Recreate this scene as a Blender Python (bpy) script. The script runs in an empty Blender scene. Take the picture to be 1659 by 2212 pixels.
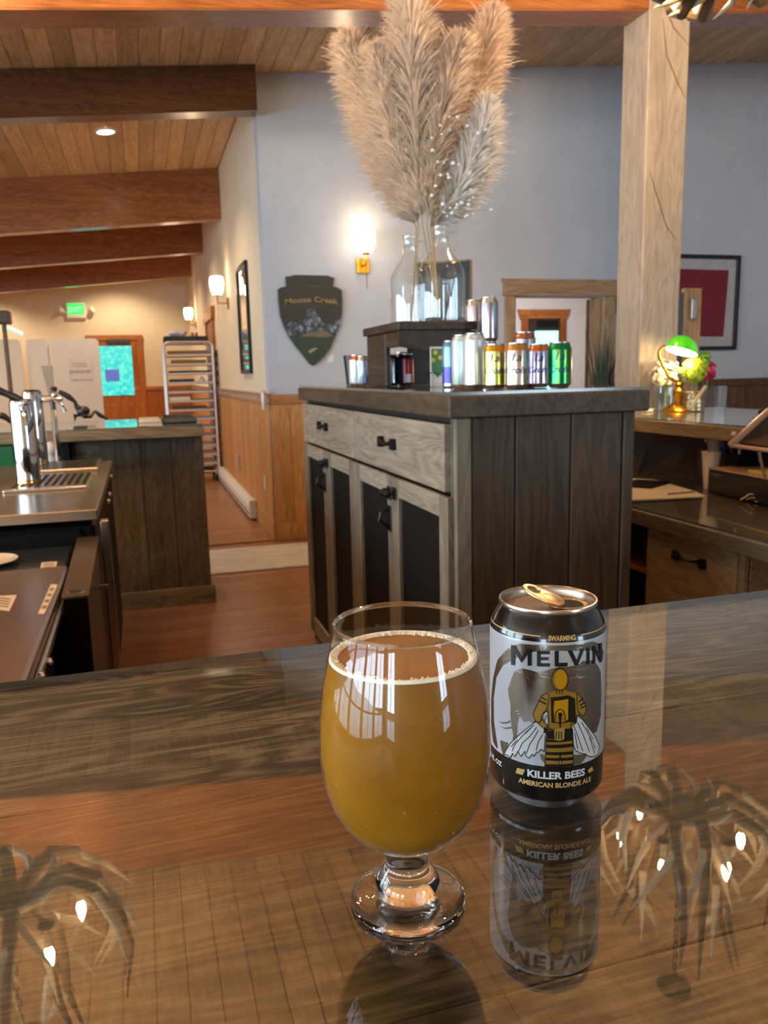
import bpy, bmesh, math, random
from mathutils import Vector, Matrix
from mathutils.geometry import tessellate_polygon
random.seed(7)
R=random.random
def U(a,b): return a+(b-a)*random.random()
SC=bpy.context.scene
COL=SC.collection
# ------------------------------------------------------------------ camera
PW,PH,PF=1659.,2212.,1720.
CAM=Vector((0,0,1.317))
_y,_p,_r=[math.radians(a) for a in (16.647,9.897,1.345)]
FW=Vector((math.sin(_y)*math.cos(_p),math.cos(_y)*math.cos(_p),-math.sin(_p)))
_rt=Vector((math.cos(_y),-math.sin(_y),0)); _dn=FW.cross(_rt)
RT=math.cos(_r)*_rt+math.sin(_r)*_dn
DN=-math.sin(_r)*_rt+math.cos(_r)*_dn
cd=bpy.data.cameras.new('camera'); cam=bpy.data.objects.new('camera',cd); COL.objects.link(cam)
cd.sensor_fit='HORIZONTAL'; cd.sensor_width=36; cd.lens=PF/PW*36
cd.clip_start=0.02; cd.clip_end=100
cm=Matrix((RT,-DN,-FW)).transposed().to_4x4(); cm.translation=CAM
cam.matrix_world=cm
cd.dof.use_dof=True; cd.dof.focus_distance=0.455; cd.dof.aperture_fstop=28
SC.camera=cam
def ray(x,y): return FW+RT*((x-PW/2)/PF)+DN*((y-PH/2)/PF)
def at(x,y,ax,v):
    d=ray(x,y); i='xyz'.index(ax); return CAM+d*((v-CAM[i])/d[i])
# ------------------------------------------------------------------ world, exposure
w=bpy.data.worlds.new('daylight'); SC.world=w; w.use_nodes=True
bg=w.node_tree.nodes['Background']; bg.inputs[0].default_value=(.62,.78,1,1); bg.inputs[1].default_value=1.0
SC.view_settings.view_transform='Standard'; SC.view_settings.look='None'
SC.view_settings.exposure=0.15; SC.view_settings.gamma=1; SC.view_settings.use_curve_mapping=False
cy=SC.cycles
cy.max_bounces=10; cy.transparent_max_bounces=18; cy.transmission_bounces=9; cy.glossy_bounces=5; cy.diffuse_bounces=4
cy.sample_clamp_indirect=6; cy.caustics_reflective=False; cy.caustics_refractive=False
# ------------------------------------------------------------------ large lights (daylight through windows)
def area(name,loc,dirv,sx,sy,power,col,spread=math.pi):
    l=bpy.data.lights.new(name,'AREA'); l.shape='RECTANGLE'; l.size=sx; l.size_y=sy; l.energy=power; l.color=col; l.spread=spread
    o=bpy.data.objects.new(name,l); COL.objects.link(o); o.location=loc
    o.rotation_euler=Vector(dirv).to_track_quat('-Z','Y').to_euler(); return o
DAY=(.66,.83,1.0)
WIN_L=[(-4.6,1.9),(-2.4,1.9),(-.2,1.9),(2.0,1.9),(4.2,1.9)]       # y centre, width  (left wall)
WIN_R=[(-4.4,1.7),(5.2,1.9)]  # x centre, width (rear wall)
for yc,ww in WIN_L: area('window_daylight',(-6.13,yc,1.65),(1,0,0),2.1,ww,200,DAY)
for xc,ww in WIN_R: area('window_daylight',(xc,-6.13,1.65),(0,1,0),ww,2.1,210,DAY)
WARM=(1,.74,.48)
def spot(loc,power,col=WARM,size=2.3,blend=.6,rad=.05,d=(0,0,-1)):
    l=bpy.data.lights.new('downlight','SPOT'); l.energy=power; l.color=col; l.spot_size=size; l.spot_blend=blend; l.shadow_soft_size=rad
    o=bpy.data.objects.new('downlight',l); COL.objects.link(o); o.location=loc; o.rotation_euler=Vector(d).to_track_quat('-Z','Y').to_euler(); return o
def bulb(loc,power,col=WARM,rad=.03,name='bulb_light'):
    l=bpy.data.lights.new(name,'POINT'); l.energy=power; l.color=col; l.shadow_soft_size=rad
    o=bpy.data.objects.new(name,l); COL.objects.link(o); o.location=loc; return o
for lx,ly in ((-1.3,.6),(.3,.9),(1.7,.9),(3.4,.8),(-.6,-1.6),(1.2,-1.6),(3.,-1.6)): spot((lx,ly,3.532+.096*(lx-.972)-.06),13,(1,.80,.58))  # unseen ceiling spots added to brighten the bar, no fixtures modelled
# ------------------------------------------------------------------ materials
def lin(c):
    if isinstance(c,str): c=[int(c[i:i+2],16)/255 for i in (0,2,4)]
    return tuple(x/12.92 if x<=.04045 else ((x+.055)/1.055)**2.4 for x in c)+(1,)
MATS={}
def newmat(n):
    m=bpy.data.materials.new(n); m.use_nodes=True; MATS[n]=m
    return m,m.node_tree,m.node_tree.nodes['Principled BSDF']
def nd(nt,t,**k):
    n=nt.nodes.new(t)
    for a,b in k.items(): setattr(n,a,b)
    return n
def lk(nt,a,b): nt.links.new(a,b)
def ramp(nt,stops):
    n=nd(nt,'ShaderNodeValToRGB'); e=n.color_ramp.elements
    while len(e)<len(stops): e.new(.5)
    for i,(p,c) in enumerate(stops): e[i].position=p; e[i].color=c
    return n
def math2(nt,op,a,b=None,clamp=False):
    n=nd(nt,'ShaderNodeMath',operation=op); n.use_clamp=clamp
    for i,v in enumerate((a,b)):
        if v is None: continue
        if isinstance(v,(int,float)): n.inputs[i].default_value=v
        else: lk(nt,v,n.inputs[i])
    return n.outputs[0]
def plain(n,c,rough=.5,metal=0,var=.12,scale=30,coat=0,bump=0,spec=.5,trans=0,emit=None,estr=0,sss=0,aniso=0):
    if n in MATS: return MATS[n]
    m,nt,p=newmat(n); c=lin(c)
    co=nd(nt,'ShaderNodeTexCoord'); nz=nd(nt,'ShaderNodeTexNoise'); nz.inputs['Scale'].default_value=scale; nz.inputs['Detail'].default_value=3
    lk(nt,co.outputs['Object'],nz.inputs['Vector'])
    d=tuple(x*(1-var) for x in c[:3])+(1,); l=tuple(min(1,x*(1+var)) for x in c[:3])+(1,)
    r=ramp(nt,[(.3,d),(.7,l)]); lk(nt,nz.outputs[0],r.inputs[0]); lk(nt,r.outputs[0],p.inputs['Base Color'])
    p.inputs['Roughness'].default_value=rough; p.inputs['Metallic'].default_value=metal
    p.inputs['Coat Weight'].default_value=coat; p.inputs['Coat Roughness'].default_value=.05
    p.inputs['Specular IOR Level'].default_value=spec
    if trans: p.inputs['Transmission Weight'].default_value=trans
    if emit: p.inputs['Emission Color'].default_value=lin(emit); p.inputs['Emission Strength'].default_value=estr
    if sss: p.inputs['Subsurface Weight'].default_value=sss; p.inputs['Subsurface Radius'].default_value=(.02,.012,.006)
    if bump:
        b=nd(nt,'ShaderNodeBump'); b.inputs['Strength'].default_value=bump; b.inputs['Distance'].default_value=.01
        lk(nt,nz.outputs[0],b.inputs['Height']); lk(nt,b.outputs[0],p.inputs['Normal'])
    return m
def emis(n,c,s):
    if n in MATS: return MATS[n]
    m,nt,p=newmat(n)
    p.inputs['Base Color'].default_value=lin(c); p.inputs['Emission Color'].default_value=lin(c); p.inputs['Emission Strength'].default_value=s
    return m
def wood(n,dark,mid,light,axis='x',k=1.,ring=5.,rough=.5,coat=0,var=.25,fib=1.,bump=.15,knots=0.,crough=.05,spec=.4,patch=None,stretch=7.,cw=.14,sp=1.,bw=.42):
    """grain runs along axis: contour bands of a stretched noise give cathedrals and knots, fine stretched noise gives the fibres"""
    m,nt,p=newmat(n)
    co=nd(nt,'ShaderNodeTexCoord'); oi=nd(nt,'ShaderNodeObjectInfo')
    off=nd(nt,'ShaderNodeVectorMath',operation='SCALE'); off.inputs[0].default_value=(13.1,7.7,9.3); lk(nt,oi.outputs['Random'],off.inputs['Scale'])
    ad=nd(nt,'ShaderNodeVectorMath',operation='ADD'); lk(nt,co.outputs['Object'],ad.inputs[0]); lk(nt,off.outputs[0],ad.inputs[1])
    def noise(sl,sc,det,rgh=.55,dist=0):
        mp=nd(nt,'ShaderNodeMapping'); s=[sc*k]*3; s['xyz'.index(axis)]=sl*k; mp.inputs['Scale'].default_value=s
        lk(nt,ad.outputs[0],mp.inputs[0]); z=nd(nt,'ShaderNodeTexNoise'); z.inputs['Scale'].default_value=1; z.inputs['Detail'].default_value=det
        z.inputs['Roughness'].default_value=rgh; z.inputs['Distortion'].default_value=dist; lk(nt,mp.outputs[0],z.inputs['Vector']); return z.outputs[0]
    a=noise(1.1,stretch,2,.5,.3); b=noise(6,170*fib,4,.7); c=noise(1.5,22,4,.6); big=noise(.8,2.2,2)
    f=math2(nt,'FRACT',math2(nt,'MULTIPLY',a,ring*4)); f=math2(nt,'ABSOLUTE',math2(nt,'SUBTRACT',f,.5)); f=math2(nt,'MULTIPLY',f,2.)
    s=math2(nt,'ADD',math2(nt,'MULTIPLY',f,cw),math2(nt,'MULTIPLY',b,bw)); s=math2(nt,'ADD',s,math2(nt,'MULTIPLY',c,.40))
    mn=.2+bw/2+cw/2; st=[(mn-.19*sp),mn,(mn+.19*sp)]
    r=ramp(nt,list(zip(st,(lin(dark),lin(mid),lin(light))))); lk(nt,s,r.inputs[0])
    colr=r.outputs[0]
    if patch:
        r2=ramp(nt,list(zip(st,[lin(q) for q in patch]))); lk(nt,s,r2.inputs[0])
        mx=nd(nt,'ShaderNodeMix',data_type='RGBA'); fr=ramp(nt,[(.45,(0,0,0,1)),(.6,(1,1,1,1))]); lk(nt,big,fr.inputs[0]); lk(nt,fr.outputs[0],mx.inputs['Factor'])
        lk(nt,colr,mx.inputs['A']); lk(nt,r2.outputs[0],mx.inputs['B']); colr=mx.outputs['Result']
    if knots:
        mp=nd(nt,'ShaderNodeMapping'); s3=[4.2]*3; s3['xyz'.index(axis)]=2.0; mp.inputs['Scale'].default_value=s3; lk(nt,ad.outputs[0],mp.inputs[0])
        v=nd(nt,'ShaderNodeTexVoronoi'); v.inputs['Scale'].default_value=k; lk(nt,mp.outputs[0],v.inputs['Vector'])
        kr=ramp(nt,[(.03,(1,1,1,1)),(.10,(0,0,0,1))]); lk(nt,v.outputs['Distance'],kr.inputs[0])
        mx=nd(nt,'ShaderNodeMix',data_type='RGBA'); lk(nt,math2(nt,'MULTIPLY',kr.outputs[0],knots),mx.inputs['Factor']); lk(nt,colr,mx.inputs['A']); mx.inputs['B'].default_value=lin(dark); colr=mx.outputs['Result']
    hs=nd(nt,'ShaderNodeHueSaturation'); lk(nt,colr,hs.inputs['Color'])
    vv=math2(nt,'ADD',math2(nt,'MULTIPLY',oi.outputs['Random'],2*var),1-var); vv=math2(nt,'MULTIPLY',vv,math2(nt,'ADD',math2(nt,'MULTIPLY',big,.5),.75)); lk(nt,vv,hs.inputs['Value'])
    lk(nt,hs.outputs[0],p.inputs['Base Color'])
    p.inputs['Roughness'].default_value=rough; p.inputs['Coat Weight'].default_value=coat; p.inputs['Coat Roughness'].default_value=crough; p.inputs['Specular IOR Level'].default_value=spec
    if bump:
        bp=nd(nt,'ShaderNodeBump'); bp.inputs['Strength'].default_value=bump; bp.inputs['Distance'].default_value=.002; lk(nt,s,bp.inputs['Height']); lk(nt,bp.outputs[0],p.inputs['Normal'])
    return m
def thinglass(n,tint=(.97,.985,.98),f0=.045,rough=0.,gtint=(1,1,1)):
    m,nt,p=newmat(n); nt.nodes.remove(p)
    g=nd(nt,'ShaderNodeNewGeometry'); d=nd(nt,'ShaderNodeVectorMath',operation='DOT_PRODUCT'); lk(nt,g.outputs['Normal'],d.inputs[0]); lk(nt,g.outputs['Incoming'],d.inputs[1])
    q=math2(nt,'POWER',math2(nt,'SUBTRACT',1.,math2(nt,'ABSOLUTE',d.outputs['Value']),True),5.)
    q=math2(nt,'ADD',math2(nt,'MULTIPLY',q,1-f0),f0)
    t=nd(nt,'ShaderNodeBsdfTransparent'); t.inputs[0].default_value=tint+(1,)
    gl=nd(nt,'ShaderNodeBsdfGlossy'); gl.inputs['Roughness'].default_value=rough; gl.inputs['Color'].default_value=gtint+(1,)
    mx=nd(nt,'ShaderNodeMixShader'); lk(nt,q,mx.inputs[0]); lk(nt,t.outputs[0],mx.inputs[1]); lk(nt,gl.outputs[0],mx.inputs[2])
    lk(nt,mx.outputs[0],nt.nodes['Material Output'].inputs[0]); return m
def solidglass(n,c=(1,1,1),ior=1.5,rough=0.):
    m,nt,p=newmat(n); nt.nodes.remove(p)
    g=nd(nt,'ShaderNodeBsdfGlass'); g.inputs['Color'].default_value=c+(1,); g.inputs['IOR'].default_value=ior; g.inputs['Roughness'].default_value=rough
    lk(nt,g.outputs[0],nt.nodes['Material Output'].inputs[0]); return m
# ------------------------------------------------------------------ mesh builder
class MB:
    def __init__(s): s.v=[];s.f=[];s.m=[];s.mi=0
    def add(s,vs,fs):
        b=len(s.v); s.v+= [tuple(x) for x in vs]
        for f in fs: s.f.append([b+i for i in f]); s.m.append(s.mi)
        return s
    def box(s,x0,x1,y0,y1,z0,z1,c=0.):
        lo=(min(x0,x1),min(y0,y1),min(z0,z1)); hi=(max(x0,x1),max(y0,y1),max(z0,z1))
        if c<=0:
            vs=[(a,b,d) for a in (lo[0],hi[0]) for b in (lo[1],hi[1]) for d in (lo[2],hi[2])]
            return s.add(vs,[(0,1,3,2),(4,6,7,5),(0,4,5,1),(2,3,7,6),(0,2,6,4),(1,5,7,3)])
        c=min([c]+[(hi[i]-lo[i])*.45 for i in range(3)])
        idx={};vs=[]
        for sx in (0,1):
            for sy in (0,1):
                for sz in (0,1):
                    sg=(sx,sy,sz)
                    for a in range(3):
                        p=[]
                        for i in range(3):
                            base=hi[i] if sg[i] else lo[i]
                            p.append(base if i==a else base+(-c if sg[i] else c))
                        idx[(sg,a)]=len(vs);vs.append(p)
        fs=[]
        def q(pts):
            ctr=[sum(vs[i][k] for i in pts)/len(pts)-(lo[k]+hi[k])/2 for k in range(3)]
            a,b,d=[Vector(vs[i]) for i in pts[:3]]
            if (b-a).cross(d-b).dot(Vector(ctr))<0: pts=pts[::-1]
            fs.append(tuple(pts))
        for a in range(3):
            o=[i for i in range(3) if i!=a]
            for sa in (0,1):
                pts=[]
                for t in ((0,0),(1,0),(1,1),(0,1)):
                    sg=[0,0,0];sg[a]=sa;sg[o[0]]=t[0];sg[o[1]]=t[1];pts.append(idx[(tuple(sg),a)])
                q(pts)
            # edges along axis a
            for t in ((0,0),(1,0),(1,1),(0,1)):
                pts=[]
                for sa,oa in ((0,o[0]),(1,o[0]),(1,o[1]),(0,o[1])):
                    sg=[0,0,0];sg[a]=sa;sg[o[0]]=t[0];sg[o[1]]=t[1];pts.append(idx[(tuple(sg),oa)])
                q(pts)
        for sx in (0,1):
            for sy in (0,1):
                for sz in (0,1): q([idx[((sx,sy,sz),a)] for a in range(3)])
        return s.add(vs,fs)
    def poly(s,pts):  # flat polygon (concave ok)
        tr=tessellate_polygon([[Vector(p) for p in pts]]); return s.add(pts,[t for t in tr])
    def prism(s,pts,d):  # polygon pts 3d extruded by vector d
        n=len(pts); d=Vector(d); top=[Vector(p)+d for p in pts]
        tr=tessellate_polygon([[Vector(p) for p in pts]])
        fs=[tuple(t) for t in tr]+[tuple(i+n for i in t[::-1]) for t in tr]+[(i,(i+1)%n,(i+1)%n+n,i+n) for i in range(n)]
        return s.add([tuple(p) for p in pts]+[tuple(p) for p in top],fs)
    def lathe(s,prof,c=(0,0,0),n=32,ax=None,mis=None,a0=0,a1=None):
        full=a1 is None; span=2*math.pi if full else a1-a0
        m=n if full else n+1
        c=Vector(c); M=Matrix.Identity(3)
        if ax is not None: M=Vector((0,0,1)).rotation_difference(Vector(ax)).to_matrix()
        vs=[]
        for (r,z) in prof:
            for i in range(m):
                t=a0+span*i/n; vs.append(c+M@Vector((r*math.cos(t),r*math.sin(t),z)))
        b=len(s.v); s.v+=[tuple(v) for v in vs]
        for j in range(len(prof)-1):
            for i in range(n):
                k=(i+1)%m if full else i+1
                s.f.append([b+j*m+i,b+j*m+k,b+(j+1)*m+k,b+(j+1)*m+i]); s.m.append(mis[j] if mis else s.mi)
        return s
    def disc(s,r,c,n=32,ax=None): return s.lathe([(r,0),(1e-5,0)],c,n,ax)
    def tube(s,pts,rad,n=8,cap=True,flat=1.):
        pts=[Vector(p) for p in pts]
        if isinstance(rad,(int,float)): rad=[rad]*len(pts)
        b=len(s.v); up=None
        for i,p in enumerate(pts):
            t=(pts[min(i+1,len(pts)-1)]-pts[max(i-1,0)]).normalized()
            if up is None: up=t.orthogonal().normalized()
            up=(up-t*up.dot(t)).normalized(); sd=t.cross(up)
            for k in range(n):
                a=2*math.pi*k/n; s.v.append(tuple(p+(up*math.cos(a)*flat+sd*math.sin(a))*rad[i]))
        for i in range(len(pts)-1):
            for k in range(n):
                s.f.append([b+i*n+k,b+i*n+(k+1)%n,b+(i+1)*n+(k+1)%n,b+(i+1)*n+k]); s.m.append(s.mi)
        if cap:
            s.f.append([b+k for k in range(n)][::-1]); s.m.append(s.mi)
            e=b+(len(pts)-1)*n; s.f.append([e+k for k in range(n)]); s.m.append(s.mi)
        return s
    def ball(s,c,r,n=10,sc=(1,1,1)):
        c=Vector(c); m=max(4,n//2); vs=[];
        for j in range(m+1):
            ph=math.pi*j/m
            for i in range(n):
                t=2*math.pi*i/n; vs.append(c+Vector((math.sin(ph)*math.cos(t)*sc[0],math.sin(ph)*math.sin(t)*sc[1],math.cos(ph)*sc[2]))*r)
        return s.add(vs,[(j*n+i,(j+1)*n+i,(j+1)*n+(i+1)%n,j*n+(i+1)%n) for j in range(m) for i in range(n)])
    def xf(s,M):
        s.v=[tuple(M@Vector(p)) for p in s.v]; return s
    def build(s,name,mats,parent=None,smooth=True,local=False,kind=None,label=None,fix=True):
        me=bpy.data.meshes.new(name)
        vs=s.v
        root=parent
        while root is not None and root.parent is not None: root=root.parent
        if root is not None and not local:
            inv=root.get('_loc'); o=Vector(inv) if inv is not None else Vector((0,0,0))
            vs=[(p[0]-o.x,p[1]-o.y,p[2]-o.z) for p in vs]
        me.from_pydata(vs,[],s.f)
        if not isinstance(mats,(list,tuple)): mats=[mats]
        for m in mats: me.materials.append(m)
        if len(mats)>1: me.polygons.foreach_set('material_index',s.m)
        if fix:
            bm=bmesh.new(); bm.from_mesh(me); bmesh.ops.remove_doubles(bm,verts=bm.verts,dist=1e-6); bmesh.ops.recalc_face_normals(bm,faces=bm.faces); bm.to_mesh(me); bm.free()
        if smooth:
            me.polygons.foreach_set('use_smooth',[True]*len(me.polygons)); me.set_sharp_from_angle(angle=math.radians(35))
        me.update()
        o=bpy.data.objects.new(name,me); COL.objects.link(o)
        if parent is not None: o.parent=parent
        if kind: o['kind']=kind
        if label: o['label']=label
        return o
def tag(o,label,cat,group=None):
    o['label']=label; o['category']=cat
    if group: o['group']=group
    return o
def thing(name,label,cat,loc=(0,0,0),group=None,rotz=0):
    o=bpy.data.objects.new(name,None); o.empty_display_size=.05; COL.objects.link(o); o.location=loc; o.rotation_euler=(0,0,rotz); o['_loc']=tuple(loc)
    return tag(o,label,cat,group)
def struct(name,mb,mat,smooth=False,**k): return mb.build(name,mat,None,smooth,kind='structure',**k)
def dup(root,loc,rotz=0,label=None,group=None,swap=None):
    def cp(o,par):
        c=o.copy(); COL.objects.link(c)
        if par is not None: c.parent=par
        if swap and c.type=='MESH':
            for a,b in swap.items():
                if any(ms.material==a for ms in c.material_slots):
                    c.data=c.data.copy()
                    for i,mm in enumerate(c.data.materials):
                        if mm==a: c.data.materials[i]=b
        for ch in list(o.children): cp(ch,c)
        return c
    r=cp(root,None); r.location=loc; r.rotation_euler=(0,0,rotz); r['_loc']=tuple(loc)
    if label: r['label']=label
    if group: r['group']=group
    return r
def textmb(mb,s,size,place,bold=0.,sx=1.,spacing=1.,shear=0.,align='CENTER',maxw=None):
    """letters as flat mesh; place(u,v)->3d"""
    cu=bpy.data.curves.new('t','FONT'); cu.body=s; cu.size=size; cu.offset=bold; cu.space_character=spacing; cu.shear=shear; cu.resolution_u=3; cu.fill_mode='FRONT'; cu.align_x='LEFT'
    o=bpy.data.objects.new('t',cu); COL.objects.link(o); bpy.context.view_layer.update()
    me=bpy.data.meshes.new_from_object(o.evaluated_get(bpy.context.evaluated_depsgraph_get()))
    xs=[v.co.x for v in me.vertices]; x0,x1=min(xs),max(xs); wd=(x1-x0)*sx
    if maxw: sx*=maxw/wd; wd=maxw
    dx={'CENTER':-wd/2,'LEFT':0,'RIGHT':-wd}[align]
    mb.add([place((v.co.x-x0)*sx+dx,v.co.y) for v in me.vertices],[tuple(p.vertices) for p in me.polygons])
    bpy.data.objects.remove(o); bpy.data.curves.remove(cu); bpy.data.meshes.remove(me)
    return mb
# palette
M_wall=plain('wall_paint','b4bbc5',.75,var=.03,scale=6,bump=.03,spec=.25)
M_wallw=plain('wall_paint_cream','ddd0b6',.75,var=.03,scale=6,bump=.03,spec=.25)
M_ceil=wood('ceiling_pine','9c7a54','c6a274','d8bc92','y',1.,3,.42,var=.16,knots=.5,fib=.5,bump=.08)
M_beam=wood('beam_fir','6a3a1e','8e552e','a66a40','x',1.,4,.25,var=.12,fib=.4,bump=.05,spec=.5,coat=.3,crough=.15)
M_beam1=wood('beam_orange','70401f','925a30','a67246','x',1.,4,.3,var=.1,fib=.4,bump=.05,coat=.3,crough=.15)
M_post=wood('post_whitewashed','867b6e','a3988a','b5aa9c','z',1.,3,.6,var=.05,fib=.5,knots=.8,bump=.2)
M_wains=wood('wainscot_pine','9a6630','c08a50','d0a066','z',1.,3,.45,var=.12,fib=.5,knots=.5,bump=.1)
M_wainh=wood('rail_pine','8a5426','ac7440','bd8a58','x',1.,3,.45,var=.1,fib=.5,bump=.1)
M_waind=wood('wainscot_dark','3c2416','5a3a22','6c4a2e','z',1.,3,.5,var=.12,fib=.5,bump=.1)
M_floor=wood('floor_laminate','7a543c','986b4c','ac8060','x',1.,3,.28,var=.13,fib=.5,bump=.03,spec=.5)
M_grey=wood('grey_barnwood_shaded_z','2a2017','433627','534433','z',1.,4,.6,var=.1,fib=.7,knots=.7,bump=.2)  # shade on the bar-facing cabinet end is put into this darker colour
M_greyx=wood('grey_barnwood_x','2a2017','433627','534433','x',1.,4,.55,var=.06,fib=.7,knots=.5,bump=.2)
M_greyy=wood('grey_barnwood_y','2a2017','433627','534433','y',1.,4,.55,var=.06,fib=.7,knots=.5,bump=.2)
M_pale=wood('pale_barnwood_y','62574a','887c6c','a0947f','y',1.,5,.6,var=.06,fib=.5,knots=.9,bump=.15)
M_palez=wood('pale_barnwood_z','53493c','736858','8a7e6b','z',1.,4,.6,var=.06,fib=.5,knots=.4,bump=.15)
M_desk=wood('desk_barnwood','8a7252','b39a78','c8af8c','y',1.,4,.6,var=.06,fib=.5,knots=.9,bump=.15)
M_barg=wood('bar_top_wood_grey','0a0806','453d32','80765f','x',2.2,5,.5,var=.04,fib=.85,knots=.5,bump=.25,stretch=7.,cw=.24,sp=.66,bw=.85)
M_bar=wood('bar_top_wood','120d08','3c3023','5e4d39','x',2.2,5,.5,var=.06,fib=.85,knots=.4,bump=.2,patch=('0a0806','3a3226','6a5e4b'),stretch=7.,cw=.2,sp=.66,bw=.85)
M_casing=wood('casing_fir','7a5c3e','a08261','b5987a','z',1.,3,.5,var=.06,fib=.5,bump=.1)
M_casingx=wood('casing_fir_x','7a5c3e','a08261','b5987a','x',1.,3,.5,var=.06,fib=.5,bump=.1)
M_orange=wood('door_orange_fir','7a3d14','a05a24','b8733a','z',1.,3,.4,var=.06,fib=.5,bump=.1)
M_orangex=wood('door_orange_fir_x','8a4a1c','ad6a32','c08248','x',1.,3,.4,var=.06,fib=.5,bump=.1)
M_darkwood=wood('riser_dark_wood','1e1610','33271c','4a3a2b','y',1.,4,.5,var=.1,fib=.6,bump=.2)
M_black=plain('black_metal','0d0d0d',.4,.3,.2)
M_blackp=plain('black_plastic','0b0b0c',.35,0,.2)
M_dark=plain('dark_void','0a0806',.8,0,.2)
M_steel=plain('stainless','d2c9bd',.24,1,.06,scale=8)
M_chrome=plain('chrome','d8dadd',.05,1,.02)
M_alu=plain('aluminium','b9b6b2',.32,1,.06)
M_brass=plain('brass','c08a2c',.25,1,.1)
M_white=plain('white_plastic','d6d2cb',.5,0,.04)
M_paper=plain('paper','e8dcc0',.7,0,.04)
M_ink=plain('black_ink','0a0a0b',.35,0,.1)
T_glass=thinglass('clear_glass')
T_sheet=thinglass('sheet_glass',(.975,.99,.985),.06)
T_top=thinglass('sheet_glass_top',(.97,.98,.975),.145)
T_under=thinglass('sheet_glass_under',(.985,.99,.985),.015)
M_gedge=plain('glass_edge','5c5f56',.15,0,.1,spec=.7)
S=.096
def zc(x): return 3.532+S*(x-.972)
# ================================================================== STRUCTURE
XL,XR,YB,YE=-6.,7.5,-6.,16.
fl=struct('floor',MB().box(XL,XR,YB,YE,-.1,-.004),M_floor)
row=0; y=1.2
while y<11:
    x=-1.3-U(0,.9)
    while x<1.4:
        L=1.22; MB().box(x+.0008,min(x+L,1.8)-.0008,y+.0008,y+.1282,-.004,.0,.0006).build('plank',M_floor,fl,False)
        x+=L
    y+=.13; row+=1
# ceiling slab with planks
ce=struct('ceiling',MB().prism([(XL,YB,zc(XL)),(XR+.2,YB,zc(XR+.2)),(XR+.2,YB,zc(XR)+.2),(XL,YB,zc(XL)+.2)],(0,YE-YB+.2,0)),M_ceil)
x=-3.6; pw=.134
def plank(x0,x1,y0,y1):
    g=.0025
    pts=[(x0+.0008,zc(x0)-.001),(x0+.0008,zc(x0)-.012),(x0+.005,zc(x0)-.018),(x1-.005,zc(x1)-.018),(x1-.0008,zc(x1)-.012),(x1-.0008,zc(x1)-.001)]
    MB().prism([(a,y0,b) for a,b in pts],(0,y1-y0,0)).build('plank',M_ceil,ce,False)
while x<6.6:
    ys=[-1.5,4.15,6.38,16]
    if x>.95: ys=[-1.5,4.15,6.31]
    for a,b in zip(ys,ys[1:]): plank(x,x+pw,a+.001,b-.001)
    x+=pw
# walls
def wallprism(name,pts,d,mat): return struct(name,MB().prism(pts,d),mat)
Z0=.0
YW=6.32; XC=.972
DX0,DX1,DZ=3.078,3.93,1.93
back=MB()
def seg(x0,x1,z0): back.prism([(x0,YW,z0),(x1,YW,z0),(x1,YW,zc(x1)),(x0,YW,zc(x0))],(0,.15,0))
seg(XC,DX0,0); seg(DX0,DX1,DZ); seg(DX1,XR,0)
wb=struct('wall_back',back,M_wall)
wr=wallprism('wall_corridor',[(XC,YW+.151,0),(XC,YE,0),(XC,YE,zc(XC)),(XC,YW+.151,zc(XC))],(.15,0,0),M_wallw)
we=wallprism('wall_end',[(XL,YE,0),(XC+.15,YE,0),(XC+.15,YE,zc(XC+.15)),(XL,YE,zc(XL))],(0,.15,0),M_wallw)
def wallwin(name,fixed,axis,wins,z0,z1,a0,a1,out,zt):
    mb=MB(); e=sorted([(c-w/2,c+w/2) for c,w in wins]); cur=a0
    def B(p,q,lo,hi):
        h0=hi if hi is not None else zt(p); h1=hi if hi is not None else zt(q)
        pts=[(p,lo),(q,lo),(q,h1),(p,h0)]
        if axis=='y': mb.prism([(fixed,a,b) for a,b in pts],(out,0,0))
        else: mb.prism([(a,fixed,b) for a,b in pts],(0,out,0))
    for p,q in e: B(cur,p,0,None); B(p,q,0,z0); B(p,q,z1,None); cur=q
    B(cur,a1,0,None); return struct(name,mb,M_wallw)
wallwin('wall_left',XL,'y',WIN_L,.6,2.7,YB,YE,-.15,lambda q:zc(XL))
wallwin('wall_rear',YB,'x',WIN_R,.6,2.7,XL,XR,-.15,lambda q:zc(q))
wallprism('wall_right',[(XR,YB,0),(XR,YW,0),(XR,YW,zc(XR)),(XR,YB,zc(XR))],(.15,0,0),M_wall)
wn=1
for yc,ww in WIN_L:
    f=MB(); a,b=yc-ww/2,yc+ww/2
    for q in ((a,a+.06),(b-.06,b),(yc-.025,yc+.025)): f.box(XL-.05,XL+.02,q[0],q[1],.6,2.7)
    for q in ((.6,.66),(2.64,2.7),(1.62,1.68)): f.box(XL-.05,XL+.02,a,b,q[0],q[1])
    o=struct('window_%d'%wn,f,M_casing); MB().box(XL-.06,XL-.055,a,b,.6,2.7).build('pane',T_glass,o,False); wn+=1
for xc,ww in WIN_R:
    f=MB(); a,b=xc-ww/2,xc+ww/2
    for q in ((a,a+.06),(b-.06,b),(xc-.025,xc+.025)): f.box(q[0],q[1],YB-.05,YB+.02,.6,2.7)
    for q in ((.6,.66),(2.64,2.7),(1.62,1.68)): f.box(a,b,YB-.05,YB+.02,q[0],q[1])
    o=struct('window_%d'%wn,f,M_casing); MB().box(a,b,YB-.06,YB-.055,.6,2.7).build('pane',T_glass,o,False); wn+=1
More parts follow.
